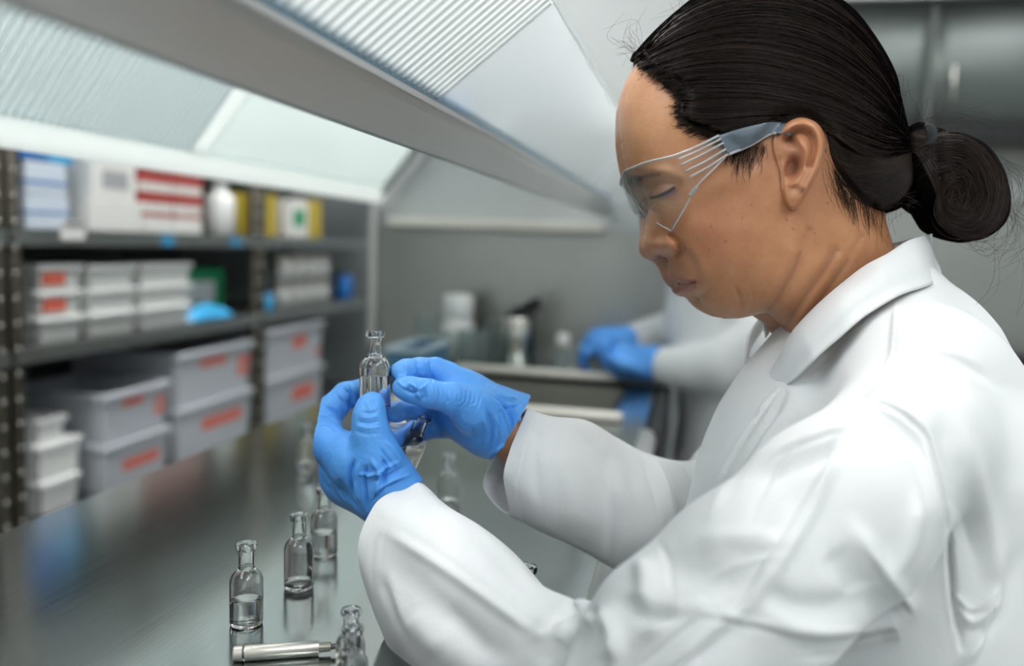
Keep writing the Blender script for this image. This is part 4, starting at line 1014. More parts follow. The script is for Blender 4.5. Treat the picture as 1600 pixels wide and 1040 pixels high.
A1 = strand_set(7000, .0001, .0016, 3.0, seed=3)
tag(strands('strands', A1, NPR.uniform(.00010, .00019, len(A1)), 'hair_strand', hair, np.where(strand_set.a > 8.2, .5, 1.0)), kind='stuff')
A2 = strand_set(700, .0004, .0014, 3, seed=5); A2[..., 2] = 2 * HD - A2[..., 2]
tag(strands('far_strands', A2, NPR.uniform(.0002, .0003, len(A2)), 'hair_strand', hair), kind='stuff')
# clumped locks: thicker ropes that give the combed relief
A3 = strand_set(420, .0000, .0007, 2.2, amax=6.8, seed=9)
tag(strands('locks', A3, NPR.uniform(.0006, .0012, len(A3)), 'hair_base', hair), kind='stuff')
# ---- bun
BUN = [(1416, 205), (1440, 190), (1462, 205), (1480, 206), (1508, 209), (1544, 228), (1569, 264), (1580, 311), (1571, 348), (1537, 373), (1500, 374), (1470, 352), (1450, 326), (1428, 316), (1418, 290), (1412, 250)]
W_bun = inflate(bez(BUN, 300, True), 3.0, 300); BC = (1500, 285)
def bun_w(x, y):
    w = W_bun(x, y) * .82
    w = w + 6 * (stroke(x, y, [(1462, 220), (1510, 222), (1552, 262), (1558, 318), (1530, 352), (1490, 350)], 16)) * np.minimum(1, w / 20) - 2 * g2(x, y, 1490, 302, 20, 24) - 6 * stroke(x, y, [(1466, 214), (1462, 250), (1470, 290), (1468, 330)], 7) * np.minimum(1, w / 20)
    return np.maximum(w, 0) * KH
X, Y, S_ = polar(BUN, BC, 60, 260); Wm = bun_w(X, Y); Wm[-1] = 0
C, Mr = relief_body(X, Y, BC, Wm, float(bun_w(np.array([BC[0]]), np.array([BC[1]]))[0]), HD); tri, q = polar_faces(60, 260); n0 = len(C)
bun = link('bun', mesh_np('bun', to_world(np.vstack([C, Mr])), [tri, q, (tri + n0)[:, ::-1], (q + n0)[:, ::-1]]), 'hair_base', woman, True)
LOOP = np.array([(1432, 222), (1470, 212), (1512, 216), (1550, 246), (1570, 300), (1556, 346), (1520, 364), (1482, 352), (1466, 318), (1474, 284), (1500, 262)], float)
def bun_strands(n, seed, lift, ext=0.0):
    r = np.random.default_rng(seed); k = 20; base = bez(LOOP, 60); out_ = []
    for _ in range(n):
        sc = r.uniform(.02, 1.0) ** .6 * 1.03; st = r.uniform(0, .72); ln = r.uniform(.22, .45); t = np.clip(st + ln * np.linspace(0, 1, k), 0, 1)
        p = np.stack([np.interp(t, np.linspace(0, 1, 60), base[:, a]) for a in (0, 1)], 1)
        c = np.array([1484, 306]); p = c + (p - c) * (sc + r.normal(0, .07) * np.sin(t * 7 + r.uniform(0, 6)))[:, None]
        ro = r.normal(0, .22); cr, sr = math.cos(ro), math.sin(ro); q_ = p - c; p = c + np.stack([cr * q_[:, 0] - sr * q_[:, 1], sr * q_[:, 0] + cr * q_[:, 1]], 1) + r.normal(0, 7, (1, 2)) * (1.05 - sc)
        if (W_bun(p[:, 0], p[:, 1]) < 4).any(): p = c + (p - c) * .86
        w = bun_w(p[:, 0], p[:, 1]) + r.uniform(.0001, lift); d = HD - w
        out_.append(np.stack([(p[:, 0] - CX) / FPX * d, -(p[:, 1] - CY) / FPX * d, d], 1))
    return np.array(out_)
B1 = bun_strands(1500, 21, .0024)
tail = []                                            # strands through the tie into the bun
r_ = np.random.default_rng(5)
for _ in range(900):
    a = r_.uniform(-1, 1); p = bez([(1412, 232 + 22 * a), (1430, 222 + 16 * a), (1450, 236 + 34 * a), (1474, 262 + 60 * a), (1492, 290 + 60 * a)], 20) + r_.normal(0, 1.0, (1, 2))
    w = np.maximum(bun_w(p[:, 0], p[:, 1]), .004) + r_.uniform(.0001, .0014); d = HD - w
    tail.append(np.stack([(p[:, 0] - CX) / FPX * d, -(p[:, 1] - CY) / FPX * d, d], 1))
B1 = np.concatenate([B1, np.array(tail)])
tag(strands('bun_strands', B1, NPR.uniform(.00014, .00034, len(B1)), 'hair_strand', bun), kind='stuff')
# flyaway hairs around brow, crown and bun
fly = []; r_ = np.random.default_rng(8)
def fl(p0, p1, bow, n=1, sp=4, dz=.01):
    for _ in range(n):
        a = np.array(p0) + r_.normal(0, sp, 2); b = np.array(p1) + r_.normal(0, sp * 2.2, 2); mid = (a + b) / 2 + np.array([-(b - a)[1], (b - a)[0]]) * (bow + r_.normal(0, .15))
        p = bez([a, mid, b], 20); d = np.full(20, HD - dz + r_.normal(0, .02)); fly.append(np.stack([(p[:, 0] - CX) / FPX * d, -(p[:, 1] - CY) / FPX * d, d], 1))
fl((998, 90), (968, 60), .35, 9, 5); fl((985, 100), (966, 82), .4, 8, 4); fl((1000, 80), (1000, 30), -.3, 8, 8); fl((1040, 32), (1070, 0), .2, 10, 8)
fl((1470, 206), (1530, 196), -.2, 22, 8); fl((1440, 192), (1452, 172), .1, 22, 7); fl((1560, 250), (1590, 330), -.25, 22, 6); fl((1575, 320), (1560, 392), -.3, 24, 7)
fl((1510, 372), (1560, 372), .2, 22, 9); fl((1430, 316), (1392, 340), .3, 18, 8); fl((1400, 318), (1378, 352), .2, 16, 8); fl((1575, 330), (1590, 460), -.1, 6, 8); fl((1560, 360), (1500, 478), -.25, 3, 8); fl((1400, 120), (1425, 150), .2, 14, 12)
tag(strands('flyaways', np.array(fly), NPR.uniform(.00006, .00011, len(fly)), 'hair_strand', hair), kind='stuff')
# short sparse hairs at the hairline: forehead, temple, sideburn, nape
hl = []
def baby(pa, pb, n, dirx, diry, ln):
    for _ in range(n):
        u = r_.random(); a = np.array(pa) * (1 - u) + np.array(pb) * u + r_.normal(0, 5.5, 2); l_ = ln * r_.uniform(.5, 1.4)
        b = a + l_ * np.array([dirx, diry]) + r_.normal(0, 3, 2); p = bez([a, (a + b) / 2 + r_.normal(0, 2.5, 2), b], 10)
        w = head_w(p[:, 0], p[:, 1]) + .0004 + .0012 * np.linspace(0, 1, 10); d = HD - w
        hl.append(np.stack([(p[:, 0] - CX) / FPX * d, -(p[:, 1] - CY) / FPX * d, d], 1))
baby((996, 106), (1056, 148), 260, .9, -.5, 28); baby((1054, 146), (1060, 196), 320, .97, -.1, 34); baby((1066, 200), (1128, 222), 260, .9, -.4, 28)
baby((1136, 232), (1196, 226), 150, -.25, .75, 26); baby((1150, 244), (1186, 246), 50, -.05, .9, 30); baby((1294, 250), (1312, 300), 60, .3, .9, 44); baby((1318, 290), (1372, 328), 90, .15, .9, 46)
tag(strands('hairline_hairs', np.array(hl), NPR.uniform(.00008, .00013, len(hl)), 'hair_strand', hair), kind='stuff')
# hair tie
mat('tie_fabric', (.010, .014, .017), .8, bump=.5, bscale=700)
tt = MB(); ringp = []
c0 = cam_xyz(1430, 236, HD); ax_ = np.array([.9, -.35, 0]); ax_ /= np.linalg.norm(ax_); u_ = np.array([ax_[1], -ax_[0], 0]) * -1
for k in range(33):
    a = 2 * math.pi * k / 32; ringp.append(to_world(c0 + u_ * .0165 * math.cos(a) + np.array([0, 0, 1]) * .0205 * math.sin(a)))
tt.tube(ringp, .0034, 10, False).build('hair_tie', 'tie_fabric', woman, True)

# ---- safety glasses
LENS = [(975, 268), (990, 260), (1009, 254), (1054, 243), (1089, 229), (1122, 213), (1131, 226), (1137, 241), (1113, 266), (1089, 291), (1070, 325), (1056, 352), (1049, 361), (1036, 353), (1016, 342), (995, 319), (982, 292)]
LFRONT = bez([(975, 268), (982, 292), (995, 319), (1016, 342)], 40)
def lens_w(x, y):
    d = seg_dist(LFRONT, x, y, False); t = np.minimum(d / 135.0, 1)
    w = .068 * (1 - (1 - t) ** 2.3) ** .62
    return np.maximum(w, (head_w(x, y) + .004) * sstep(0, 14, d))
glasses = empty('safety_glasses', to_world(cam_xyz(1010, 320, HD)), 'clear wraparound safety glasses worn by the person with grey temple arms', 'safety glasses')
sheet_glass('lens_clear', (.965, .975, .97), 1.38, 0.03, (.9, .95, 1), .02)
mat('clear_plastic', (.90, .93, .95), .12, 0, .55, 1.45)
mat('temple_plastic', (.15, .19, .23), .25, 0, .15, 1.45)
LC = (1052, 290)
X, Y, S_ = polar(LENS, LC, 34, 150); Wm = lens_w(X, Y)
C, Mr = relief_body(X, Y, LC, Wm, float(lens_w(np.array([LC[0]]), np.array([LC[1]]))[0]), HD); tri, q = polar_faces(34, 150); n0 = len(C)
lens = link('lens', mesh_np('lens', to_world(np.vstack([C, Mr])), [tri, q, (tri + n0)[:, ::-1], (q + n0)[:, ::-1]]), 'lens_clear', glasses, True)
sm = lens.modifiers.new('thickness', 'SOLIDIFY'); sm.thickness = .0014; sm.offset = 1
def gpath(pts, n=30, lift=0.0, fn=None):
    p = bez(pts, n); w = (fn or lens_w)(p[:, 0], p[:, 1]) + lift; d = HD - w
    c = np.stack([(p[:, 0] - CX) / FPX * d, -(p[:, 1] - CY) / FPX * d, d], 1); m_ = c.copy(); m_[:, 2] = 2 * HD - c[:, 2]
    return to_world(c), to_world(m_)
for nm, pts, rad, lift in (('brow_edge', [(975, 268), (1009, 254), (1054, 243), (1089, 229), (1123, 212)], .0009, .0006), ('lower_edge', [(1137, 241), (1113, 266), (1089, 291), (1070, 325), (1049, 361)], .0006, .0004),
                           ('front_edge', [(1049, 361), (1016, 342), (995, 319), (982, 292), (975, 268)], .0005, .0002)):
    for s_ in gpath(pts, 30, lift): MB().tube(s_, rad, 8).build(nm, 'clear_plastic', lens, True)
for pts in ([(1060, 249), (1092, 235), (1126, 217)], [(1063, 258), (1096, 242), (1131, 223)], [(1070, 268), (1102, 252), (1134, 233)], [(1077, 277), (1108, 260), (1137, 241)]):
    for s_ in gpath(pts, 14, .0012): MB().tube(s_, .0007, 8).build('vent_slot', 'clear_plastic', lens, True)
for pts in ([(1089, 291), (1084, 298), (1078, 306)],):
    for s_ in gpath(pts, 8, .0012): MB().tube(s_, .0013, 8).build('lug', 'clear_plastic', lens, True)
def arm_w(x, y): return np.maximum(head_w(x, y), hair_final(x, y)) + .0045
_wh = float(lens_w(np.array([1130.]), np.array([226.]))[0])
def arm_final(x, y):
    t = sstep(1122, 1160, x); u = sstep(1188, 1222, x); return (_wh * (1 - t) + np.maximum(arm_w(x, y), .062) * t) * (1 - u) + (np.maximum(head_w(x, y), hair_final(x, y)) + .0012) * u
top = bez([(1121, 212), (1168, 198), (1214, 190), (1240, 199)], 40); bot = bez([(1137, 242), (1172, 227), (1206, 209), (1236, 212)], 40)
for far in (0, 1):
    V = []
    for off in (.0, -.0022):
        for a in range(7):
            p = top + (bot - top) * a / 6; d = HD - (arm_final(p[:, 0], p[:, 1]) + off); c = np.stack([(p[:, 0] - CX) / FPX * d, -(p[:, 1] - CY) / FPX * d, d], 1)
            if far: c[:, 2] = 2 * HD - c[:, 2]
            V.append(c)
    V = np.concatenate(V); F = []
    idx = lambda l, a, i: l * 7 * 40 + a * 40 + i
    for l in (0, 1):
        for a in range(6):
            for i in range(39):
                f_ = (idx(l, a, i), idx(l, a, i + 1), idx(l, a + 1, i + 1), idx(l, a + 1, i)); F.append(f_ if (l ^ far) else f_[::-1])
    for i in range(39):
        F += [(idx(0, 0, i), idx(0, 0, i + 1), idx(1, 0, i + 1), idx(1, 0, i)), (idx(0, 6, i + 1), idx(0, 6, i), idx(1, 6, i), idx(1, 6, i + 1))]
    for a in range(6):
        F += [(idx(0, a + 1, 0), idx(0, a, 0), idx(1, a, 0), idx(1, a + 1, 0)), (idx(0, a, 39), idx(0, a + 1, 39), idx(1, a + 1, 39), idx(1, a, 39))]
    arm = link('temple_arm', mesh_np('temple_arm', to_world(V), np.array(F)), 'temple_plastic', glasses, True)
    d = HD - (arm_final(bot[:, 0], bot[:, 1]) - .001); c = np.stack([(bot[:, 0] - CX) / FPX * d, -(bot[:, 1] - CY) / FPX * d, d], 1)
    if far: c[:, 2] = 2 * HD - c[:, 2]
    MB().tube(to_world(c)[:30], .0010, 8).build('clear_rail', 'clear_plastic', arm, True)

# ---- lab coat
def J(px, py, d, r): return (cam_xyz(px, py, d), r * d / FPX)
def cloth_material():
    m, nt, b = nmat('coat_cloth')
    b.inputs['Base Color'].default_value = (.80, .82, .82, 1); b.inputs['Roughness'].default_value = .85; b.inputs['Sheen Weight'].default_value = .15; b.inputs['Specular IOR Level'].default_value = .2
    tc = N(nt, 'ShaderNodeTexCoord')
    n1 = N(nt, 'ShaderNodeTexNoise'); n1.inputs['Scale'].default_value = 900; n1.inputs['Detail'].default_value = 2; L(nt, tc.outputs['Object'], n1.inputs['Vector'])
    n2 = N(nt, 'ShaderNodeTexNoise'); n2.inputs['Scale'].default_value = 26; n2.inputs['Detail'].default_value = 3; n2.inputs['Distortion'].default_value = .6; L(nt, tc.outputs['Object'], n2.inputs['Vector'])
    b1 = N(nt, 'ShaderNodeBump'); b1.inputs['Strength'].default_value = .18; b1.inputs['Distance'].default_value = .0006; L(nt, n1.outputs['Fac'], b1.inputs['Height'])
    b2 = N(nt, 'ShaderNodeBump'); b2.inputs['Strength'].default_value = .22; b2.inputs['Distance'].default_value = .006; L(nt, n2.outputs['Fac'], b2.inputs['Height']); L(nt, b1.outputs['Normal'], b2.inputs['Normal'])
    L(nt, b2.outputs['Normal'], b.inputs['Normal'])
cloth_material()
mat('coat_stitch', (.66, .69, .70), .9)
S = SDF((-.125, -.36, .29), (.46, .065, .88), .0021)
# trunk
front = [J(1322, 560, .585, 104), J(1306, 660, .585, 160), J(1290, 760, .585, 190), J(1276, 900, .585, 208), J(1276, 1120, .585, 220), J(1276, 1300, .585, 220)]
S.chain(front, .02)
S.chain([J(1394, 478, .585, 80), J(1432, 560, .585, 112), J(1452, 680, .585, 158), J(1440, 900, .585, 200), J(1430, 1250, .585, 210)], .02)
for dd in (-1, 1):
    z = .585 + dd * .075
    S.chain([J(1380, 600, z, 120), J(1372, 720, z, 165), J(1360, 900, z, 185), J(1350, 1250, z, 190)] if dd > 0 else
            [(cam_xyz(1380, 600, .585) + (0, 0, -.07), .048), (cam_xyz(1372, 720, .585) + (0, 0, -.075), .070), (cam_xyz(1360, 900, .585) + (0, 0, -.07), .078), (cam_xyz(1350, 1250, .585) + (0, 0, -.07), .080)], .03)
# yoke and shoulders
S.chain([J(1392, 500, .57, 66), J(1432, 590, .50, 92), J(1420, 690, .455, 112)], .022)
S.chain([J(1380, 510, .60, 60), J(1340, 580, .68, 70), J(1290, 640, .735, 80)], .022)
# near arm: upper arm down to the elbow, with the rolls of cloth in its crook
S.chain([J(1418, 690, .455, 114), J(1310, 800, .43, 140), J(1170, 920, .41, 146), J(1060, 1010, .40, 140), J(985, 1120, .395, 128)], .012)
S.chain([J(968, 952, .425, 17), J(985, 1000, .40, 28), J(962, 1050, .385, 34)], .014)
S.chain([J(912, 950, .440, 16), J(940, 1010, .405, 26), J(915, 1060, .390, 30)], .010)
# far shoulder
S.chain([J(1290, 640, .735, 92), J(1170, 780, .69, 104), J(1130, 815, .685, 92)], .010)
V, F = S.nets(); V = smooth_v(V, F, 3, .5)
COAT_STROKES = [
    # elbow crook
    ([(868, 934), (900, 945), (930, 975)], 10, 6), ([(846, 985), (880, 960), (915, 950)], 9, -5), ([(905, 948), (935, 965), (945, 1010)], 8, -4), ([(935, 955), (960, 985), (962, 1035)], 14, 6), ([(972, 940), (1010, 958), (1060, 962)], 13, -7),
    ([(998, 870), (1010, 910), (1002, 950)], 16, 4), ([(1000, 1000), (1060, 960), (1110, 940)], 16, 4), ([(880, 1000), (850, 1040)], 14, -3), ([(1050, 1040), (1110, 985), (1160, 950)], 10, 3), ([(1075, 1045), (1130, 1000), (1180, 960)], 14, -3),
    # upper sleeve: diagonal pulls
    ([(1162, 955), (1210, 890), (1270, 790), (1310, 700)], 12, 3.2), ([(1140, 930), (1200, 850), (1270, 730)], 22, -3.5), ([(1200, 960), (1290, 985), (1390, 975)], 16, 4.0), ([(1190, 920), (1260, 950), (1390, 940)], 22, -4),
    ([(1330, 820), (1360, 870), (1400, 920), (1430, 950)], 18, 4), ([(1300, 860), (1350, 930)], 22, -4), ([(1390, 900), (1420, 850), (1440, 780)], 16, 3), ([(1170, 720), (1260, 690), (1320, 668)], 14, 3), ([(1180, 752), (1270, 716), (1340, 690)], 16, -3.5),
    ([(1090, 850), (1160, 840), (1240, 845)], 18, 3), ([(1250, 1010), (1330, 1010), (1400, 985)], 24, -4), ([(1020, 870), (1100, 900), (1160, 915)], 26, -3),
    # armhole seam and shoulder
    ([(1350, 622), (1400, 640), (1440, 672), (1458, 706), (1470, 760), (1481, 817), (1487, 922), (1503, 1013)], 6, -4.5), ([(1338, 632), (1392, 654), (1430, 684), (1446, 716), (1462, 790), (1470, 860)], 12, 4),
    ([(1399, 471), (1397, 520), (1392, 558), (1368, 598), (1350, 621)], 4, 2.2), ([(1408, 474), (1406, 522), (1400, 560)], 4, -1.6), ([(1420, 520), (1480, 560), (1560, 600)], 18, -2.5), ([(1400, 585), (1470, 578), (1540, 600)], 12, 2.5), ([(1470, 640), (1500, 760), (1530, 900)], 22, -3.5),
    ([(1490, 640), (1540, 800), (1565, 930)], 18, 3), ([(1500, 1040), (1540, 985), (1563, 920)], 10, 3.5), ([(1520, 1000), (1560, 960), (1590, 860)], 14, -3), ([(1495, 940), (1520, 970), (1560, 925)], 10, 3),
    # chest front
    ([(1300, 500), (1260, 560), (1225, 590)], 8, -2.5), ([(1225, 615), (1180, 680), (1130, 780)], 10, -3.0), ([(1205, 650), (1150, 730), (1110, 800)], 10, 2.5), ([(1290, 600), (1220, 680), (1170, 760)], 20, -2.0), ([(1340, 560), (1290, 610), (1230, 660)], 16, 2),
    # folded lapel edge
    ([(1214, 612), (1190, 648), (1154, 704), (1118, 776), (1096, 826)], 7, 4.0, .485, .72), ([(1224, 616), (1200, 654), (1164, 712), (1128, 784), (1106, 828)], 7, -3.5, .485, .72), ([(1196, 618), (1176, 650), (1140, 704), (1104, 778)], 8, 1.2, .485, .72)]
V = wrinkle(V, F, [(p[0], p[1] * .92, p[2] * 1.15) + tuple(p[3:]) for p in COAT_STROKES])
def refine(V, F, mask):
    """split the masked quads in four (edge points shared), so that seams and creases there come out crisp"""
    Q = F[mask]; E = np.sort(np.concatenate([Q[:, [0, 1]], Q[:, [1, 2]], Q[:, [2, 3]], Q[:, [3, 0]]]), axis=1)
    key = E[:, 0].astype(np.int64) * (len(V) + 1) + E[:, 1]; u, first, inv, cnt = np.unique(key, return_index=True, return_inverse=True, return_counts=True)
    em = V[E[first]].mean(1); nE = len(V); nC = nE + len(em); inv = inv.reshape(4, -1) + nE; c = nC + np.arange(len(Q)); VV = np.vstack([V, em, V[Q].mean(1)])
    quads = [np.stack([Q[:, k], inv[k], c, inv[(k + 3) % 4]], 1) for k in range(4)]
    rim = np.zeros(len(VV), bool); lone = np.nonzero(cnt == 1)[0]; rim[nE + lone] = True; rim[E[first[lone]].ravel()] = True      # border of the refined patch stays put
    return VV, np.concatenate([F[~mask]] + quads), np.concatenate(quads), rim
_nv = vnormals(V, F); _pp = project(V); _vis = (-(_nv * V).sum(1) > 0) & (_pp[0] > 985) & (_pp[0] < 1640) & (_pp[1] > 425) & (_pp[1] < 1075)
V2, F, FQ, rim = refine(V, F, _vis[F].all(1))
CRISP = [([(1399, 471), (1397, 520), (1392, 558), (1368, 598), (1350, 621)], 2.6, 1.5), ([(1404, 472), (1403, 520), (1398, 560), (1374, 602), (1354, 626)], 2.4, -1.4),
         ([(1350, 622), (1400, 640), (1440, 672), (1458, 706), (1470, 760), (1481, 817), (1487, 922), (1503, 1013)], 3.0, -2.6), ([(1345, 627), (1394, 646), (1433, 678), (1450, 712), (1463, 764), (1474, 820), (1480, 922), (1495, 1015)], 4.5, 1.6),
         ([(1313, 693), (1270, 770), (1214, 862), (1157, 948)], 4.5, 1.5), ([(1306, 690), (1262, 766), (1206, 858), (1150, 944)], 5, -1.0), ([(1091, 955), (1170, 968), (1261, 987), (1330, 986), (1398, 977)], 5, 1.6), ([(1091, 964), (1170, 978), (1261, 998), (1330, 998), (1398, 988)], 5, -1.5),
         ([(1000, 1033), (1040, 996), (1091, 955)], 4, 1.6), ([(1008, 1036), (1048, 1000), (1099, 960)], 4, -1.4), ([(1330, 660), (1270, 676), (1200, 704)], 4, 1.2), ([(1335, 668), (1275, 686), (1205, 714)], 4.5, -1.2), ([(1345, 648), (1300, 700), (1275, 760)], 5, -1.0),
         ([(1214, 612), (1190, 648), (1154, 704), (1118, 776), (1096, 826)], 3.6, 1.5, .485, .72), ([(1219, 613), (1195, 650), (1159, 707), (1123, 779), (1101, 827)], 3.6, -1.5, .485, .72), ([(1160, 664), (1176, 650), (1186, 640)], 2.4, -1.6),
         ([(1487, 922), (1510, 948), (1535, 945), (1563, 920)], 4, 1.6), ([(1490, 932), (1512, 958), (1540, 954), (1566, 930)], 4, -1.5), ([(1563, 918), (1552, 970), (1536, 1030)], 4, -1.6), ([(1470, 770), (1500, 800), (1520, 870)], 6, -1.2), ([(1400, 690), (1430, 760), (1440, 830)], 7, 1.2), ([(1360, 860), (1392, 906), (1428, 952)], 5, 1.4), ([(1352, 868), (1384, 914), (1420, 960)], 5, -1.2),
         ([(1108, 905), (1160, 880), (1230, 868)], 6, 1.0), ([(1030, 845), (1046, 880), (1050, 925)], 6, -1.2), ([(1240, 1030), (1320, 1022), (1400, 1000)], 6, -1.4), ([(1440, 560), (1500, 566), (1560, 606)], 7, -1.0), ([(1420, 545), (1480, 548), (1530, 570)], 6, .9), ([(1250, 590), (1290, 560), (1330, 520)], 5, -1.0), ([(1290, 640), (1240, 690), (1190, 770), (1170, 830)], 6, -1.2), ([(1300, 636), (1250, 688), (1200, 768)], 5, 1.0)]
V3 = wrinkle(V2, FQ, CRISP); V3[rim] = V2[rim]; V = V3
COATV, COATF = V, F
coat = link('lab_coat', mesh_np('lab_coat', to_world(V), F[:, ::-1]), 'coat_cloth', woman, True)
def sleeve(rings, strokes, hem=.42, n=120, m=120):
    """one sleeve lofted through traced cross-sections (top, near, ridge, lower, bottom, far, far), open at the cuff with a turned-in hem"""
    R = np.array([bez(r, n, True) for r in rings]); k = len(R)
    t = np.linspace(0, 1, m) ** 1.5 * (k - 1); i = np.minimum(t.astype(int), k - 2); u = (t - i)[:, None, None]
    Q = np.concatenate([2 * R[:1] - R[1:2], R, 2 * R[-1:] - R[-2:-1]]); a, b, c, d = Q[i], Q[i + 1], Q[i + 2], Q[i + 3]
    P = .5 * ((2 * b) + (-a + c) * u + (2 * a - 5 * b + 4 * c - d) * u ** 2 + (-a + 3 * b - 3 * c + d) * u ** 3)
    cen = P.mean(1, keepdims=True); g = np.exp(-((t - hem) / .022) ** 2) * .022 - .012 * (t < hem); P = cen + (P - cen) * (1 - g)[:, None, None]       # stitched hem
    inner = [cen[j] + (P[j] - cen[j]) * .965 for j in (0, 2, 6, 12)][::-1]; lip = cen[0] + (P[0] - cen[0]) * .985
    P = np.concatenate([np.array(inner), lip[None], P]); V = np.stack([(P[..., 0] - CX) / FPX * P[..., 2], -(P[..., 1] - CY) / FPX * P[..., 2], P[..., 2]], -1).reshape(-1, 3)
    r = np.arange(len(P) - 1)[:, None] * n; q0 = np.arange(n)[None]; q1 = (q0 + 1) % n
    F = np.stack([r + q0, r + n + q0, r + n + q1, r + q1], -1).reshape(-1, 4)
    cv = V.reshape(-1, n, 3).mean(1, keepdims=True); out_ = ((V.reshape(-1, n, 3) - cv)[20:] * vnormals(V, F).reshape(-1, n, 3)[20:]).sum()
    V = wrinkle(V, F if out_ > 0 else F[:, ::-1], strokes)
    me = mesh_np('sleeve', to_world(V), F); o = link('sleeve', me, 'coat_cloth', coat, True)
    bm = bmesh.new(); bm.from_mesh(me); bmesh.ops.recalc_face_normals(bm, faces=bm.faces[:]); bm.to_mesh(me); bm.free()
    return o
NEAR = [[(664, 759, .552), (622, 766, .536), (583, 793, .524), (560, 872, .519), (606, 984, .548), (672, 940, .58), (694, 830, .58)],
        [(702, 792, .537), (668, 806, .515), (636, 848, .503), (594, 942, .512), (632, 1046, .540), (715, 985, .565), (735, 870, .565)],
        [(752, 822, .517), (728, 846, .493), (700, 890, .481), (646, 996, .490), (690, 1108, .520), (790, 1030, .548), (800, 905, .548)],
        [(797, 858, .497), (778, 890, .470), (758, 932, .458), (708, 1042, .466), (756, 1160, .500), (850, 1070, .530), (850, 940, .530)],
        [(845, 912, .474), (832, 940, .446), (818, 976, .434), (776, 1080, .440), (832, 1204, .475), (915, 1110, .510), (900, 985, .508)],
        [(903, 940, .452), (890, 968, .422), (876, 1012, .410), (855, 1110, .414), (920, 1230, .450), (980, 1150, .490), (960, 1020, .487)],
        [(970, 985, .430), (958, 1010, .400), (945, 1060, .390), (930, 1150, .395), (990, 1280, .430), (1040, 1190, .470), (1020, 1060, .465)]]
sleeve(NEAR, [([(600, 828), (690, 884), (770, 940), (838, 990)], 9, 2.6), ([(596, 856), (668, 934), (750, 1000), (800, 1040)], 26, -3.0), ([(700, 830), (760, 880), (820, 950)], 22, -2.4), ([(660, 790), (726, 836)], 18, 1.8),
              ([(640, 960), (690, 1020)], 18, 3), ([(690, 950), (760, 1030)], 16, -2.5), ([(594, 905), (626, 990)], 8, -1.6), ([(604, 890), (636, 980)], 7, 1.4), ([(846, 990), (880, 962), (912, 950)], 7, -3.5), ([(836, 1000), (860, 980), (890, 968)], 8, 2.2), ([(880, 1000), (850, 1040)], 12, -3), ([(584, 840), (580, 900), (590, 950)], 4, -.7), ([(618, 800), (600, 838), (594, 880)], 3, -.5)])
FARS = [[(823, 638, .603), (811, 668, .588), (797, 702, .583), (787, 745, .585), (795, 803, .604), (755, 755, .620), (798, 674, .634)],
        [(862, 650, .608), (852, 690, .582), (846, 735, .574), (838, 790, .580), (848, 832, .605), (850, 790, .635), (862, 700, .640)],
        [(917, 657, .618), (910, 700, .588), (905, 750, .578), (900, 810, .585), (905, 858, .615), (910, 820, .648), (915, 720, .652)],
        [(965, 684, .632), (960, 730, .598), (958, 780, .588), (955, 840, .597), (958, 888, .628), (965, 850, .662), (968, 745, .666)],
        [(1010, 707, .648), (1008, 752, .613), (1008, 802, .602), (1006, 860, .612), (1008, 910, .645), (1015, 870, .680), (1015, 765, .684)],
        [(1070, 720, .668), (1070, 770, .632), (1072, 820, .622), (1072, 880, .632), (1075, 925, .665), (1080, 885, .700), (1080, 780, .700)],
        [(1140, 705, .690), (1142, 760, .652), (1145, 810, .645), (1146, 870, .655), (1150, 915, .690), (1155, 875, .725), (1150, 770, .725)]]
sleeve(FARS, [([(890, 662), (940, 720), (956, 800), (950, 866)], 9, -2.4), ([(915, 664), (962, 724), (976, 800)], 12, 2.6), ([(1004, 712), (1024, 760), (1040, 840)], 7, -4), ([(1022, 715), (1042, 770), (1056, 840)], 6, 3.5), ([(1040, 722), (1060, 770), (1068, 830)], 5, -3.5), ([(1056, 722), (1076, 770)], 6, 3), ([(985, 706), (1000, 745), (1002, 790)], 9, 2.2), ([(870, 700), (890, 760), (890, 830)], 16, 1.6), ([(842, 656), (836, 720), (846, 800)], 10, -1.2), ([(930, 700), (985, 700)], 12, 1.5)])
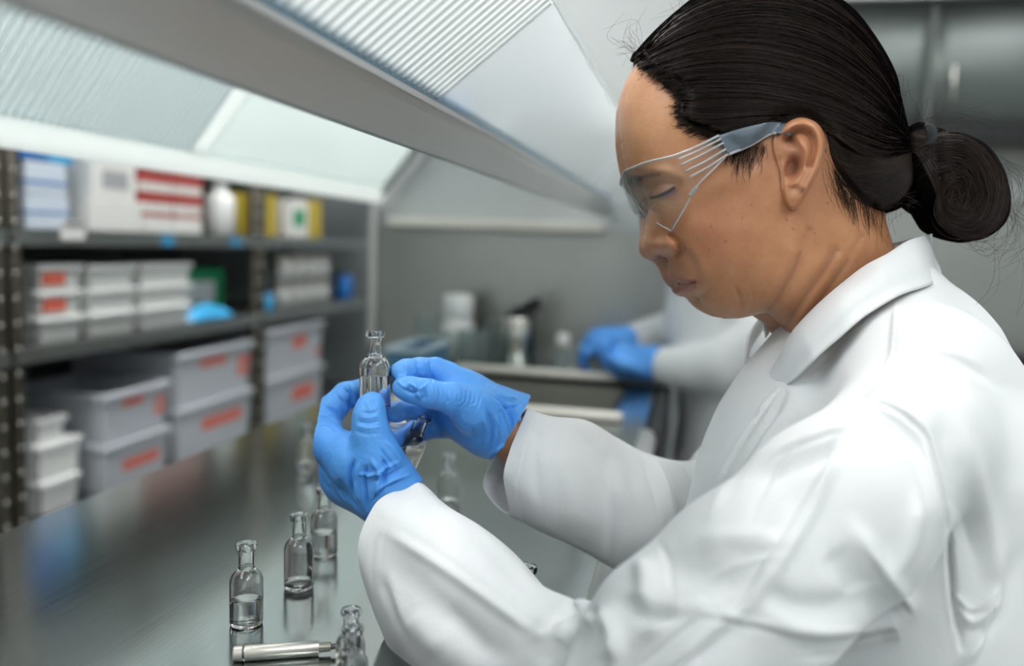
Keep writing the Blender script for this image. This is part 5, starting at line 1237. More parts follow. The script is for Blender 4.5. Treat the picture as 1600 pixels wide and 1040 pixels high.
# ---- collar: a folded band round the neck, near half traced and mirrored to the far half
ci = bez([(1452, 366), (1418, 376), (1386, 396), (1352, 414), (1320, 438), (1287, 466), (1258, 494), (1233, 524), (1212, 566), (1192, 596), (1176, 612)], 44)
co = bez([(1468, 434), (1452, 446), (1412, 459), (1380, 476), (1346, 498), (1312, 528), (1284, 552), (1261, 576), (1238, 596), (1216, 608), (1180, 614)], 44)
t = np.linspace(0, 1, 44)
wi = np.interp(t, [0, .08, .25, .45, .65, .8, 1], [.0, .030, .052, .056, .047, .034, .020])
wo = np.interp(t, [0, .08, .25, .45, .65, .8, 1], [.0, .044, .082, .088, .074, .052, .026])
def collar_half(far):
    V = []
    for off in (0, 1):
        for a in np.linspace(0, 1, 12):
            p = ci + (co - ci) * a; bulge = .007 * math.sin(math.pi * min(a * 1.3, 1)); w = wi + (wo - wi) * a + bulge * np.sin(np.pi * np.clip(t * .9 + .1, 0, 1)) - off * .0022
            d = HD - w; c = np.stack([(p[:, 0] - CX) / FPX * d, -(p[:, 1] - CY) / FPX * d, d], 1)
            if far: c[:, 2] = 2 * HD - c[:, 2]
            V.append(c)
    V = np.concatenate(V); F = []; g_ = lambda l, a, i: l * 12 * 44 + a * 44 + i
    for l in (0, 1):
        for a in range(11):
            for i in range(43): f_ = (g_(l, a, i), g_(l, a, i + 1), g_(l, a + 1, i + 1), g_(l, a + 1, i)); F.append(f_[::-1] if l ^ far else f_)
    for i in range(43): F += [(g_(0, 0, i + 1), g_(0, 0, i), g_(1, 0, i), g_(1, 0, i + 1)), (g_(0, 11, i), g_(0, 11, i + 1), g_(1, 11, i + 1), g_(1, 11, i))]
    return V, np.array(F)
V1, F1 = collar_half(0); V2, F2 = collar_half(1)
link('collar', mesh_np('collar', to_world(np.vstack([V1, V2])), np.vstack([F1, F2 + len(V1)])), 'coat_cloth', coat, True)
# inner stand of the collar against the neck
st_ = []
for a in (0, 1):
    p = ci[:26] + np.array([-2, 6]) + a * np.array([4, 34]); d = HD - np.maximum(wi[:26] - .004, 0); c = np.stack([(p[:, 0] - CX) / FPX * d, -(p[:, 1] - CY) / FPX * d, d], 1); st_.append(c)
SV = np.concatenate(st_); SM = SV.copy(); SM[:, 2] = 2 * HD - SM[:, 2]
SF = np.array([(i, i + 1, 26 + i + 1, 26 + i) for i in range(25)])
so = link('collar_stand', mesh_np('collar_stand', to_world(np.vstack([SV, SM])), np.vstack([SF, SF + 52])), 'coat_cloth', coat, True)
so.modifiers.new('thickness', 'SOLIDIFY').thickness = .0015
# ---- lapel and front edge (placket): near and far strips standing proud of the chest
def strip(name, a, b, da, db, th=.002, bulge=.003, n=30, m=6):
    A = bez(a, n); B = bez(b, n); da = np.interp(np.linspace(0, 1, n), np.linspace(0, 1, len(da)), da); db = np.interp(np.linspace(0, 1, n), np.linspace(0, 1, len(db)), db); V = []
    for off in (0, 1):
        for k in range(m):
            u = k / (m - 1); p = A + (B - A) * u; d = da + (db - da) * u - bulge * math.sin(math.pi * u) + off * th
            V.append(np.stack([(p[:, 0] - CX) / FPX * d, -(p[:, 1] - CY) / FPX * d, d], 1))
    V = np.concatenate(V); F = []; g_ = lambda l, a, i: l * m * n + a * n + i
    for l in (0, 1):
        for k in range(m - 1):
            for i in range(n - 1): f_ = (g_(l, k, i), g_(l, k, i + 1), g_(l, k + 1, i + 1), g_(l, k + 1, i)); F.append(f_ if l else f_[::-1])
    for i in range(n - 1): F += [(g_(0, 0, i), g_(0, 0, i + 1), g_(1, 0, i + 1), g_(1, 0, i)), (g_(0, m - 1, i + 1), g_(0, m - 1, i), g_(1, m - 1, i), g_(1, m - 1, i + 1))]
    for k in range(m - 1): F += [(g_(0, k + 1, 0), g_(0, k, 0), g_(1, k, 0), g_(1, k + 1, 0)), (g_(0, k, n - 1), g_(0, k + 1, n - 1), g_(1, k + 1, n - 1), g_(1, k, n - 1))]
    return link(name, mesh_np(name, to_world(V), np.array(F)), 'coat_cloth', coat, True)
strip('inner_front', [(1228, 520), (1200, 566), (1182, 600), (1166, 628)], [(1214, 548), (1192, 580), (1172, 610), (1160, 636)], [.590, .590, .590, .588], [.596, .598, .60, .60])

# ---- gloves
def glove_material():
    m, nt, b = nmat('nitrile_blue')
    b.inputs['Base Color'].default_value = (.055, .285, .80, 1); b.inputs['Roughness'].default_value = .42; b.inputs['Specular IOR Level'].default_value = .4
    b.inputs['Subsurface Weight'].default_value = .08; b.inputs['Subsurface Radius'].default_value = (.001, .002, .004); b.inputs['Subsurface Scale'].default_value = .5
    tc = N(nt, 'ShaderNodeTexCoord')
    n1 = N(nt, 'ShaderNodeTexNoise'); n1.inputs['Scale'].default_value = 1500; L(nt, tc.outputs['Object'], n1.inputs['Vector'])
    n2 = N(nt, 'ShaderNodeTexNoise'); n2.inputs['Scale'].default_value = 75; n2.inputs['Detail'].default_value = 4; n2.inputs['Distortion'].default_value = 2.2; L(nt, tc.outputs['Object'], n2.inputs['Vector'])
    b1 = N(nt, 'ShaderNodeBump'); b1.inputs['Strength'].default_value = .12; b1.inputs['Distance'].default_value = .0004; L(nt, n1.outputs['Fac'], b1.inputs['Height'])
    b2 = N(nt, 'ShaderNodeBump'); b2.inputs['Strength'].default_value = .40; b2.inputs['Distance'].default_value = .002; L(nt, n2.outputs['Fac'], b2.inputs['Height']); L(nt, b1.outputs['Normal'], b2.inputs['Normal'])
    L(nt, b2.outputs['Normal'], b.inputs['Normal'])
    # thin stretched rubber is paler where it is pulled tight
    n3 = N(nt, 'ShaderNodeTexNoise'); n3.inputs['Scale'].default_value = 22; n3.inputs['Detail'].default_value = 2; L(nt, tc.outputs['Object'], n3.inputs['Vector'])
    mx = N(nt, 'ShaderNodeMix', data_type='RGBA'); mx.inputs[6].default_value = (.050, .265, .78, 1); mx.inputs[7].default_value = (.135, .43, .92, 1); L(nt, n3.outputs['Fac'], mx.inputs[0]); L(nt, mx.outputs[2], b.inputs['Base Color'])
glove_material()
VD = .560                                                   # distance of the held vial
def H(px, py, dz, r): d = VD - dz * .001; return (cam_xyz(px, py, d), r * d / FPX)
# near (left) hand
S = SDF(cam_xyz(455, 850, .50) * (1, 1, 0) + (0, 0, .455), cam_xyz(690, 570, .60) * (1, 1, 0) + (0, 0, .66), .0009)
W_ = H(632, 795, 4, 40)
S.chain([W_, H(600, 752, 6, 43), H(555, 720, 6, 38), H(512, 692, -4, 27)], .012)
S.chain([W_, H(585, 762, -8, 42), H(545, 748, -16, 36), H(516, 722, -22, 28)], .012)
S.chain([H(600, 750, 8, 40), H(590, 712, 15, 33), H(580, 676, 17, 25), H(576, 650, 16, 20.5), H(580, 634, 13, 16.5), H(583, 628, 11, 13)], .008)
S.chain([H(512, 692, -4, 28), H(508, 660, -16, 22), H(516, 640, -22, 20), H(540, 617, -27, 18), H(563, 606, -22, 15)], .006)
S.chain([H(512, 712, -22, 26), H(506, 672, -38, 19), H(522, 640, -46, 17), H(552, 616, -44, 15), H(570, 610, -36, 14)], .005)
S.chain([H(520, 738, -32, 25), H(535, 700, -56, 18), H(572, 700, -60, 15), H(596, 702, -48, 13)], .005)
S.chain([H(540, 752, -38, 22), H(562, 718, -60, 16), H(590, 712, -60, 14)], .005)
S.chain([H(604, 770, 4, 44), H(626, 792, 4, 47)], .008)
S.cut(cam_xyz(622, 782, VD), cam_xyz(660, 830, VD) - cam_xyz(585, 738, VD))
V, F = S.nets(); V = smooth_v(V, F, 3, .5)
V = wrinkle(V, F, [(p, w * .85, a * 1.9) for p, w, a in [
    ([(548, 600), (556, 618), (554, 632)], 3, 1.1), ([(536, 606), (548, 622), (546, 640)], 3, -1.2), ([(528, 612), (540, 630), (540, 648)], 2.5, 1.0), ([(508, 634), (528, 645), (536, 660)], 3, -1.0), ([(500, 648), (520, 654), (532, 666)], 2.5, .8), ([(497, 660), (516, 664), (530, 676)], 2.5, -.8),
    ([(566, 643), (578, 645), (590, 642)], 2.2, -.5), ([(562, 650), (576, 653), (591, 649)], 2.2, .45), ([(558, 657), (574, 661), (592, 658)], 2.2, -.55), ([(556, 664), (574, 669), (593, 667)], 2.5, .45), ([(554, 672), (572, 678), (594, 676)], 2.2, -.4), ([(572, 626), (575, 634), (577, 641)], 2.2, .55), ([(586, 624), (583, 634)], 2.2, -.5),
    ([(552, 720), (546, 745), (552, 776)], 3, -1.6), ([(560, 724), (556, 750), (562, 784)], 3, 1.4), ([(572, 728), (570, 756), (574, 796)], 3, -1.6), ([(580, 718), (592, 740), (586, 780)], 4, 1.5), ([(598, 716), (604, 732), (596, 756)], 4, -1.6),
    ([(560, 740), (580, 742), (606, 730), (622, 722)], 3, 1.2), ([(586, 752), (606, 744), (634, 728)], 3, -1.3), ([(592, 766), (614, 750), (640, 742)], 3, 1.5), ([(580, 786), (600, 762), (630, 748)], 2.5, -1.2), ([(530, 750), (545, 776), (560, 796)], 3, -1.2), ([(518, 742), (530, 768), (545, 788)], 3, 1.0), ([(500, 730), (520, 760)], 5, .7),
    ([(604, 690), (616, 704), (628, 724)], 4, .9), ([(594, 700), (606, 716), (620, 735)], 3, -.9)]])
gl1 = link('glove', mesh_np('glove', to_world(V), F[:, ::-1]), 'nitrile_blue', woman, True)
gl1['label'] = 'blue glove of the near hand'
# far (right) hand
S = SDF(cam_xyz(585, 740, .60) * (1, 1, 0) + (0, 0, .50), cam_xyz(850, 540, .66) * (1, 1, 0) + (0, 0, .68), .0009)
W_ = H(812, 668, -45, 42)
S.chain([W_, H(765, 652, -40, 46), H(728, 620, -34, 36), H(696, 590, -28, 25)], .012)
S.chain([W_, H(765, 662, -48, 44), H(728, 648, -54, 36), H(702, 636, -58, 27)], .012)
S.chain([H(768, 655, -34, 42), H(738, 640, -18, 32), H(706, 622, -6, 22), H(668, 614, 0, 19.5), H(640, 608, 4, 17), H(627, 605, 5, 14)], .007)
S.chain([H(694, 590, -28, 25), H(680, 578, -24, 18), H(655, 577, -18, 17), H(634, 578, -10, 15.5), H(622, 580, -4, 13.5)], .005)
S.chain([H(700, 612, -48, 24), H(676, 620, -52, 18), H(645, 638, -38, 16), H(620, 643, -22, 15), H(613, 645, -18, 13.5)], .004)
S.chain([H(704, 640, -58, 24), H(676, 655, -62, 18), H(645, 676, -52, 16), H(622, 686, -40, 14)], .004)
S.chain([H(712, 662, -60, 24), H(690, 664, -66, 19), H(668, 668, -62, 16), H(650, 680, -56, 14)], .004)
S.chain([H(778, 660, -44, 46), H(806, 670, -46, 52)], .010)
S.cut(cam_xyz(798, 670, VD + .045), cam_xyz(840, 695, VD + .045) - cam_xyz(760, 646, VD + .045))
V, F = S.nets(); V = smooth_v(V, F, 3, .5)
wr2 = [([(651, 562), (654, 577), (652, 592)], 2.2, -1.0), ([(658, 562), (662, 577), (661, 593)], 3, .9), ([(632, 566), (635, 580), (633, 590)], 3, .8), ([(672, 562), (674, 580), (676, 596)], 3, -.9),
       ([(622, 596), (634, 606), (640, 600), (654, 608), (668, 600)], 2.5, 1.2), ([(628, 604), (645, 614), (655, 606)], 2.5, -1.2), ([(648, 600), (652, 614), (656, 622)], 3, 1.3), ([(662, 600), (664, 615), (662, 626)], 3, -1.0),
       ([(772, 612), (790, 622), (806, 622)], 3.5, 1.5), ([(776, 622), (792, 636), (812, 634)], 3, -1.5), ([(768, 618), (790, 650), (800, 680)], 3, 1.4), ([(786, 628), (800, 654), (800, 690)], 3, -1.6), ([(798, 632), (810, 654), (808, 676)], 3, 1.4),
       ([(762, 640), (770, 668), (764, 700)], 3, -1.3), ([(754, 650), (760, 676), (756, 696)], 3, 1.1), ([(776, 650), (782, 680), (774, 706)], 3, 1.3), ([(740, 668), (742, 684)], 3, -.9), ([(760, 716), (776, 700), (798, 690)], 3, 1.3)]
for k in range(12):                                            # fine parallel creases at the root of the thumb
    x = 672 + k * 7.2; wr2.append(([(x, 602 + k * .8), (x + 1 - k * .3, 618 + k), (x - 7 - k * .5 + RNG.uniform(-4, 4), 626 + k * 1.2 + RNG.uniform(-7, 7))], 1.5, -.26 * RNG.uniform(.4, 1.3)))
V = wrinkle(V, F, [(p, w * .85, a * 1.9) for p, w, a in wr2])
gl2 = link('glove', mesh_np('glove', to_world(V), F[:, ::-1]), 'nitrile_blue', woman, True)
gl2['label'] = 'blue glove of the far hand'
# rolled cuff ends of the gloves are covered by the sleeves

# ---- body below the head: neck, trunk, arms (inside the coat), one surface with the head object
S = SDF((-.12, -.62, .36), (.36, .03, .84), .006)
S.chain([J(1345, 520, .585, 90), J(1380, 700, .585, 120), J(1360, 1000, .585, 150), J(1350, 1500, .585, 160)], .03)
S.chain([J(1390, 600, .56, 60), J(1400, 720, .46, 60), J(1150, 960, .412, 75), J(960, 1110, .40, 60), J(760, 930, .495, 38), J(640, 812, .545, 30)], .01)
S.chain([J(1360, 600, .62, 60), J(1280, 660, .73, 55), J(1060, 815, .66, 55), J(900, 745, .625, 46), J(812, 692, .606, 37), J(785, 670, .603, 36)], .01)
V, F = S.nets(); V = smooth_v(V, F, 4, .5)
n0 = len(HEAD_V); BV = np.vstack([HEAD_V, V])
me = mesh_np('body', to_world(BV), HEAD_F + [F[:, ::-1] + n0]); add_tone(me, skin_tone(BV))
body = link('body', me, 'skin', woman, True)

# ================================================================== vials
mat('vial_glass', (1, 1, 1), .0, 0, 1.0, 1.40)
mat('vial_water', (.97, .99, 1.0), .0, 0, 1.0, 1.333)
mat('cap_white', (.80, .80, .76), .5)
def vial_meshes(h, R, rn, rr, level, n=40):
    """glass vial outer and inner wall profile; level = liquid height as a share of the body"""
    k = h / .055; t = .0011
    zb = .0310 * k; zs = .0385 * k; zn = .0500 * k
    op = [(0, .0006), (R * .80, 0), (R * .95, .0006), (R, .0025), (R, zb - .002), (R * .98, zb), (R * .90, zb + (zs - zb) * .35), (R * .68, zb + (zs - zb) * .70), (rn + .0012, zs - .0006), (rn, zs + .0012), (rn, zn), (rr * .96, zn + .0010), (rr, zn + .0026 * k), (rr, h - .0012), (rr * .92, h)]
    ip = [(rn * .80, h), (rn * .68, h - .0015), (rn - t * .9, zs + .001), (rn - t * .6, zs - .001), (R * .62 - t * .4, zb + (zs - zb) * .66), (R * .88 - t, zb + (zs - zb) * .32), (R - t, zb - .001), (R - t, .0042), (R * .86 - t, .0026), (0, .0022)]
    g = MB().lathe(op + ip, n)
    zl = .0022 + (zb - .004) * level
    w = MB().lathe([(0, .0021), (R * .86 - t + .0001, .0025), (R - t + .00012, .0042), (R - t + .00012, zl + .0004), (R - t - .0006, zl), (0, zl)], n) if level > 0 else None
    return g, w
def vial(loc, label, h=.055, R=.0108, rn=.0048, rr=.0069, level=.5, M=None, group='small glass vials', cat='vial'):
    e = empty('glass_vial', (0, 0, 0), label, cat, group); g, w = vial_meshes(h, R, rn, rr, level)
    g.build('glass', 'vial_glass', e, 'auto')
    if w: w.build('liquid', 'vial_water', e, 'auto')
    e.location = loc; WLOC[e.name] = Vector((0, 0, 0))
    if M is not None: e.rotation_euler = M
    return e
def on_bench(px, py):
    p = on_plane(px, py, 2, BZ); return (p[0], p[1], BZ + .0003)
# standing on the bench
for (px, py, h, lv, lab) in ((385, 974, .055, .55, 'half filled glass vial standing alone at the left of the bench'), (467, 917, .055, .12, 'nearly empty glass vial right of the half filled one'), (506, 866, .055, .62, 'filled glass vial just behind the nearly empty vial'),
                             (478, 738, .055, .35, 'blurred glass vial standing behind the near hand'), (700, 797, .055, .3, 'blurred glass vial between the two sleeves under the far hand'), (818, 1014, .055, .3, 'glass vial hidden behind the near sleeve, only its rim showing')):
    vial(on_bench(px, py), lab, h, level=lv)
vial(on_bench(549, 1101), 'small empty glass vial at the lower edge beside the metal pen', .045, .0088, .0044, .0062, 0)
vial(on_bench(547, 1068), 'small glass vial just behind the one beside the metal pen', .045, .0085, .0042, .0060, .3)
# held vials
up_w = Vector(UP); q_ = Vector((0, 0, 1)).rotation_difference(up_w)
vial(at(586, 640, VD), 'glass vial with clear liquid held up between the gloved fingers', .0530, .01045, .0046, .0067, .80, q_.to_euler(), 'vials held in the gloves')
def axis_rot(a, b):
    d = Vector(b - a).normalized(); return Vector((0, 0, 1)).rotation_difference(d).to_euler()
a = at(628, 735, VD + .050); b = at(658, 657, VD + .040)
vial(a, 'empty glass vial tilted in the palm of the far hand', .046, .0098, .0048, .0068, 0, axis_rot(a, b), 'vials held in the gloves')
a = at(617, 716, VD + .056); b = at(623, 658, VD + .052)
e = empty('capped_vial', (0, 0, 0), 'small vial with a white ribbed cap tucked behind the fingers', 'vial', 'vials held in the gloves')
MB().lathe([(0, 0), (.0075, 0), (.008, .001), (.008, .016), (.006, .019), (0, .019)], 28).build('glass', 'vial_glass', e, 'auto')
cp = MB().lathe([(0, .017), (.0062, .017), (.0062, .0275), (.0056, .0285), (0, .0285)], 28)
cp.build('cap', 'cap_white', e, 'auto')
for k in range(3): MB().lathe([(.0062, .0185 + k * .0028), (.0066, .0192 + k * .0028), (.0066, .0202 + k * .0028), (.0062, .0209 + k * .0028)], 28).build('cap_ridge', 'cap_white', e, True)
e.location = a; e.rotation_euler = axis_rot(a, b)
# metal pen-like tool on the bench
mat('nickel', (.74, .71, .65), .28, .85, noise=.06, nscale=200)
mat('dark_metal', (.12, .12, .12), .35, .8)
mat('brass_grey', (.34, .33, .28), .3, .9)
A_ = Vector(on_bench(364, 1032)) ; B_ = Vector(on_bench(533, 1020)); L_ = (B_ - A_).length; R_ = .0042
e = empty('metal_pen', A_ + Vector((0, 0, R_)), 'matt silver pen shaped tool lying on the bench at the lower edge', 'pen')
Mx = Matrix.Translation(A_ + Vector((0, 0, R_ + .0003))) @ Vector((0, 0, 1)).rotation_difference((B_ - A_).normalized()).to_matrix().to_4x4()
MB().lathe([(0, 0), (R_ * .9, 0), (R_, .0006), (R_, L_ * .085), (0, L_ * .085)], 28, M=Mx).build('end_cap', 'nickel', e, 'auto')
MB().lathe([(0, L_ * .085), (R_ * .86, L_ * .085), (R_ * .86, L_ * .105), (0, L_ * .105)], 28, M=Mx).build('groove', 'dark_metal', e, 'auto')
MB().lathe([(0, L_ * .105), (R_ * .98, L_ * .105), (R_, L_ * .115), (R_, L_ * .785), (R_ * .96, L_ * .79), (0, L_ * .79)], 28, M=Mx).build('barrel', 'nickel', e, 'auto')
MB().lathe([(0, L_ * .79), (R_ * .72, L_ * .79), (R_ * .66, L_ * .90), (R_ * .50, L_ * .905), (0, L_ * .905)], 28, M=Mx).build('collet', 'brass_grey', e, 'auto')
MB().lathe([(0, L_ * .905), (R_ * .42, L_ * .905), (R_ * .36, L_ * .985), (0, L_)], 28, M=Mx).build('tip', 'dark_metal', e, 'auto')

# ================================================================== things by the sink
def glassy(c, prof, label, m='jar_glass_grey', cat='beaker', name='glass_beaker', lid=None):
    e = empty(name, c, label, cat, 'glassware by the sink')
    MB().lathe(prof, 24, c).build('body', m, e, 'auto')
    if lid: MB().lathe(lid[0], 24, c).build('lid', lid[1], e, 'auto')
    return e
sheet_glass('thin_glass', (.86, .91, .90), 1.5, .18, (.8, .86, .85), .05)
def cup(r, h, t=.002): return [(0, .001), (r * .9, .001), (r, .006), (r, h - .003), (r * 1.05, h), (r - t, h - .002), (r - t, .006), (0, .004)]
Yb = 1.735
glassy((-.506, 1.76, BZ), [(0, .001), (.034, .001), (.036, .006), (.036, .075), (.033, .082), (.026, .09), (0, .09)], 'squat milk white jar with a pale lid by the sink', 'tub_white', 'jar', 'white_jar', ([(0, .09), (.031, .09), (.033, .095), (.033, .135), (.030, .141), (0, .141)], 'tub_lid'))
glassy((-.575, 1.74, BZ), cup(.025, .095), 'tall narrow glass beaker left of the white jar', 'thin_glass')
glassy((-.535, 1.68, BZ), cup(.034, .062), 'low glass beaker before the white jar', 'thin_glass')
glassy((-.455, 1.70, BZ), cup(.036, .070), 'wide glass beaker right of the white jar', 'thin_glass')
glassy((-.418, 1.76, BZ), cup(.028, .085), 'glass beaker between white jar and chrome canister', 'thin_glass')
glassy((-.265, 1.72, BZ), [(0, .001), (.014, .001), (.016, .004), (.016, .030), (.008, .042), (.008, .050), (0, .05)], 'small clear bottle with pale stopper right of the chrome canister', 'thin_glass', 'bottle', 'small_bottle', ([(0, .048), (.013, .048), (.014, .068), (.011, .073), (0, .073)], 'cap_white'))
e = empty('chrome_canister', (-.366, 1.73, BZ), 'chrome canister with a black pump head by the sink', 'canister', 'glassware by the sink'); c = (-.366, 1.73, BZ)
MB().lathe([(0, .001), (.031, .001), (.033, .004), (.033, .095), (.030, .102), (0, .102)], 28, c).build('body', 'post_ring', e, 'auto')
MB().lathe([(0, .101), (.028, .101), (.028, .112), (.010, .114), (.010, .124), (0, .124)], 24, c).build('collar', 'black_plastic', e, 'auto')
MB().tube([(c[0] + .012, c[1], BZ + .118), (c[0] + .026, c[1], BZ + .128), (c[0] + .045, c[1] - .01, BZ + .134)], [.009, .011, .013], 12).build('pump_head', 'black_plastic', e, True)
MB().tube([(c[0] + .034, c[1] - .008, BZ + .002), (c[0] + .036, c[1] - .008, BZ + .12)], .005, 10).build('handle', 'black_plastic', e, True)
e = empty('blue_tray', (-.62, 1.66, BZ), 'blue plastic tray at the back of the bench left of the sink', 'tray')
tr = MB(); x0, x1, y0, y1 = -.545, -.485, 1.44, 1.60
tr.box((x0, y0, BZ + .0005), (x1, y1, BZ + .004)); tr.box((x0 - .004, y0, BZ + .0005), (x0, y1, BZ + .055)); tr.box((x1, y0, BZ + .0005), (x1 + .004, y1, BZ + .055)); tr.box((x0, y0 - .004, BZ + .0005), (x1, y0, BZ + .055)); tr.box((x0, y1, BZ + .0005), (x1, y1 + .004, BZ + .055))
mat('tray_blue', (.08, .22, .36), .4); mat('tray_pale', (.55, .68, .76), .4)
tr.build('shell', 'tray_blue', e); MB().box((x0 - .008, y0 - .008, BZ + .051), (x1 + .008, y0 + .002, BZ + .058)).box((x1 - .002, y0, BZ + .051), (x1 + .008, y1, BZ + .058)).box((x0 - .008, y0, BZ + .051), (x0 + .002, y1, BZ + .058)).box((x0, y1, BZ + .051), (x1, y1 + .008, BZ + .058)).build('rim', 'tray_pale', e)

# ================================================================== second person at the far end of the bench (standing, facing the sink)
p2 = empty('person', (.11, 1.68, 0), 'blurred person in white lab coat and blue gloves standing by the sink', 'person')
mat('trousers_dark', (.03, .035, .045), .8); mat('shoe_black', (.02, .02, .02), .4); mat('skin_plain', (.45, .25, .16), .5, sss=.2)
def world_sdf(name, lo, hi, h, build_, mt, parent, sm=3):
    S = SDF(lo, hi, h); build_(S); V, F = S.nets(); V = smooth_v(V, F, sm, .5); return link(name, mesh_np(name, V, F), mt, parent, True)
def b_coat(S):
    S.chain([((.08, 1.68, 1.36), .07), ((.055, 1.68, 1.20), .118), ((.065, 1.68, 1.02), .115), ((.10, 1.68, .90), .12), ((.115, 1.68, .75), .135), ((.12, 1.68, .52), .15)], .03)
    for s in (-1, 1): S.chain([((.115, 1.68, 1.34), .06), ((.115, 1.68 + .11 * s, 1.32), .062), ((.12, 1.68 + .10 * s, 1.1), .075)], .03)
    S.chain([((.115, 1.55, 1.31), .062), ((.135, 1.50, 1.03), .054), ((.06, 1.525, .965), .044), ((-.045, 1.575, .950), .038)], .015)
    S.chain([((.115, 1.81, 1.31), .062), ((.11, 1.83, 1.08), .058), ((0, 1.80, 1.01), .050), ((-.115, 1.775, .970), .042)], .015)
    S.cone((.11, 1.50, .965), (.0, 1.545, .945), .03, .024, .02)
c2 = world_sdf('lab_coat', (-.25, 1.35, .36), (.36, 2.02, 1.46), .008, b_coat, 'coat_cloth', p2)
MB().tube([(.052, 1.655, 1.405), (.040, 1.68, 1.36), (.006, 1.68, 1.28), (-.006, 1.68, 1.15), (-.006, 1.68, .8)], [.012, .014, .012, .010, .010], 8).build('front_edge', 'coat_cloth', c2, True)
def b_body2(S):
    S.chain([((.11, 1.68, 1.30), .06), ((.105, 1.68, 1.45), .050)], .02); S.ell((.10, 1.68, 1.555), (.095, .072, .105), .02); S.cone((.075, 1.68, 1.50), (.035, 1.68, 1.475), .05, .030, .02)
    S.cone((.005, 1.68, 1.545), (-.008, 1.68, 1.525), .010, .012, .012); S.cone((.012, 1.665, 1.487), (.012, 1.695, 1.487), .008, .008, .006)
    for s in (-1, 1): S.ell((.11, 1.68 + .074 * s, 1.54), (.018, .008, .03), .004); S.ell((.012, 1.68 + .03 * s, 1.558), (.012, .016, .010), .006, None, True)
    S.chain([((.075, 1.68, 1.28), .075), ((.065, 1.68, 1.05), .085), ((.10, 1.68, .9), .09), ((.115, 1.68, .72), .10)], .03)
    for s in (-1, 1): S.chain([((.115, 1.68 + .10 * s, 1.30), .035), ((.125, 1.68 + .15 * s, 1.07), .030)], .02)
    S.chain([((.135, 1.50, 1.03), .030), ((.06, 1.525, .965), .026), ((-.05, 1.575, .950), .024)], .01); S.chain([((.11, 1.83, 1.08), .035), ((-.12, 1.775, .970), .025)], .01)
world_sdf('body', (-.2, 1.42, .66), (.26, 1.94, 1.70), .006, b_body2, 'skin_plain', p2)
def b_hair2(S): S.ell((.118, 1.68, 1.575), (.100, .082, .105), .01); S.ell((.215, 1.68, 1.56), (.035, .04, .04), .02); S.cone((-.01, 1.60, 1.52), (-.01, 1.76, 1.52), .055, .055, .01, True)
world_sdf('hair', (-.02, 1.56, 1.42), (.28, 1.80, 1.72), .005, b_hair2, 'hair_base', p2)
for s in (-1, 1):
    world_sdf('trouser_leg', (-.05, 1.52, .05), (.28, 1.84, .70), .009, lambda S: S.chain([((.115, 1.68 + .07 * s, .62), .085), ((.11, 1.68 + .075 * s, .35), .065), ((.115, 1.68 + .08 * s, .10), .055)], .01), 'trousers_dark', p2)
    world_sdf('shoe', (-.18, 1.52, -.02), (.24, 1.86, .16), .007, lambda S: S.chain([((.14, 1.68 + .08 * s, .05), .048), ((.05, 1.68 + .08 * s, .042), .042), ((-.04, 1.68 + .085 * s, .036), .036)], .01), 'shoe_black', p2)
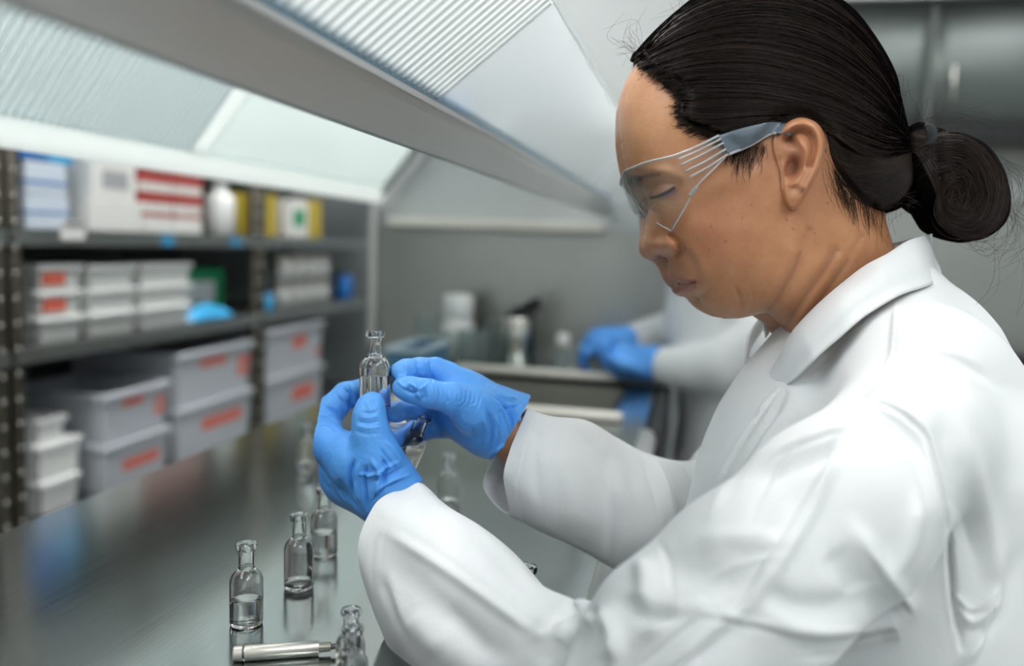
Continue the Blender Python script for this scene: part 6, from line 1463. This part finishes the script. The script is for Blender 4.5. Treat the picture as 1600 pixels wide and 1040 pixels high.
def hand2(c, fdir, side):
    c = np.array(c); f = np.array(fdir, float); f /= np.linalg.norm(f); u = np.array(side, float); u -= u.dot(f) * f; u /= np.linalg.norm(u); dn = np.cross(f, u)
    def bld(S):
        S.cone(c - f * .03, c + f * .035, .034, .036, .01); S.cone(c + u * .018, c + f * .04 + u * .026, .022, .016, .01); S.cone(c - u * .018, c + f * .04 - u * .026, .022, .016, .01)
        for k in range(4):
            b0 = c + f * .045 + u * (-.030 + .020 * k); l_ = (.020, .026, .028, .024)[k]
            S.chain([(b0, .0105), (b0 + f * l_ + dn * -.006, .0095), (b0 + f * l_ * 1.3 + dn * -.028, .0088), (b0 + f * l_ * .9 + dn * -.042, .008)], .003)
        S.chain([(c - u * .03, .014), (c - u * .042 + f * .03 - dn * .012, .0115), (c - u * .036 + f * .055 - dn * .022, .0095)], .005)
    lo = c - .11; hi = c + .13
    world_sdf('glove', lo, hi, .0035, bld, 'nitrile_blue', p2, 2)
hand2((-.088, 1.585, .952), (-1, .10, -.02), (0, 1, .25)); hand2((-.155, 1.760, .968), (-1, -.15, -.12), (0, -1, -.3))

# ================================================================== the woman's seat and legs, below the picture
st = empty('lab_stool', (.17, .59, 0), 'round black padded lab stool under the seated person', 'stool')
MB().lathe([(0, .49), (.17, .49), (.185, .50), (.185, .53), (.165, .548), (0, .55)], 40, (.17, .59, 0)).build('seat', 'black_plastic', st, 'auto')
MB().tube([(.17, .59, .06), (.17, .59, .49)], .025, 16).build('column', 'post_ring', st, True)
for k in range(5):
    a = 2 * math.pi * k / 5 + .3; x, y = .17 + .27 * math.cos(a), .59 + .27 * math.sin(a)
    MB().tube([(.17, .59, .09), (x, y, .06)], [.02, .014], 8).build('base_arm', 'post_ring', st, True); MB().lathe([(0, 0), (.018, 0), (.022, .012), (.018, .05), (0, .05)], 12, (x, y, .001)).build('foot', 'black_rubber', st, True)
def b_skirt(S):
    for s in (-1, 1): S.chain([((.135, .588 + .035 * s, .86), .105), ((.145, .588 + .04 * s, .76), .125), ((.155, .588 + .05 * s, .66), .135)], .03)
    for s in (-1, 1): S.chain([((.15, .588 + .085 * s, .655), .10), ((.07, .588 + .09 * s, .65), .085)], .02)
    S.ell((.17, .59, .46), (.32, .32, .095), .004, None, True)
world_sdf('coat_skirt', (-.20, .34, .50), (.36, .84, 1.0), .008, b_skirt, 'coat_cloth', coat)
for s in (-1, 1):
    world_sdf('trouser_leg', (-.40, .40, .04), (.28, .80, .76), .009, lambda S: S.chain([((.15, .588 + .08 * s, .645), .08), ((-.24, .588 + .085 * s, .625), .066), ((-.255, .588 + .09 * s, .36), .056), ((-.24, .588 + .09 * s, .11), .05)], .01), 'trousers_dark', woman)
    world_sdf('shoe', (-.52, .42, -.02), (-.10, .80, .17), .007, lambda S: S.chain([((-.225, .588 + .09 * s, .05), .048), ((-.32, .588 + .09 * s, .042), .042), ((-.41, .588 + .095 * s, .036), .036)], .01), 'shoe_black', woman)
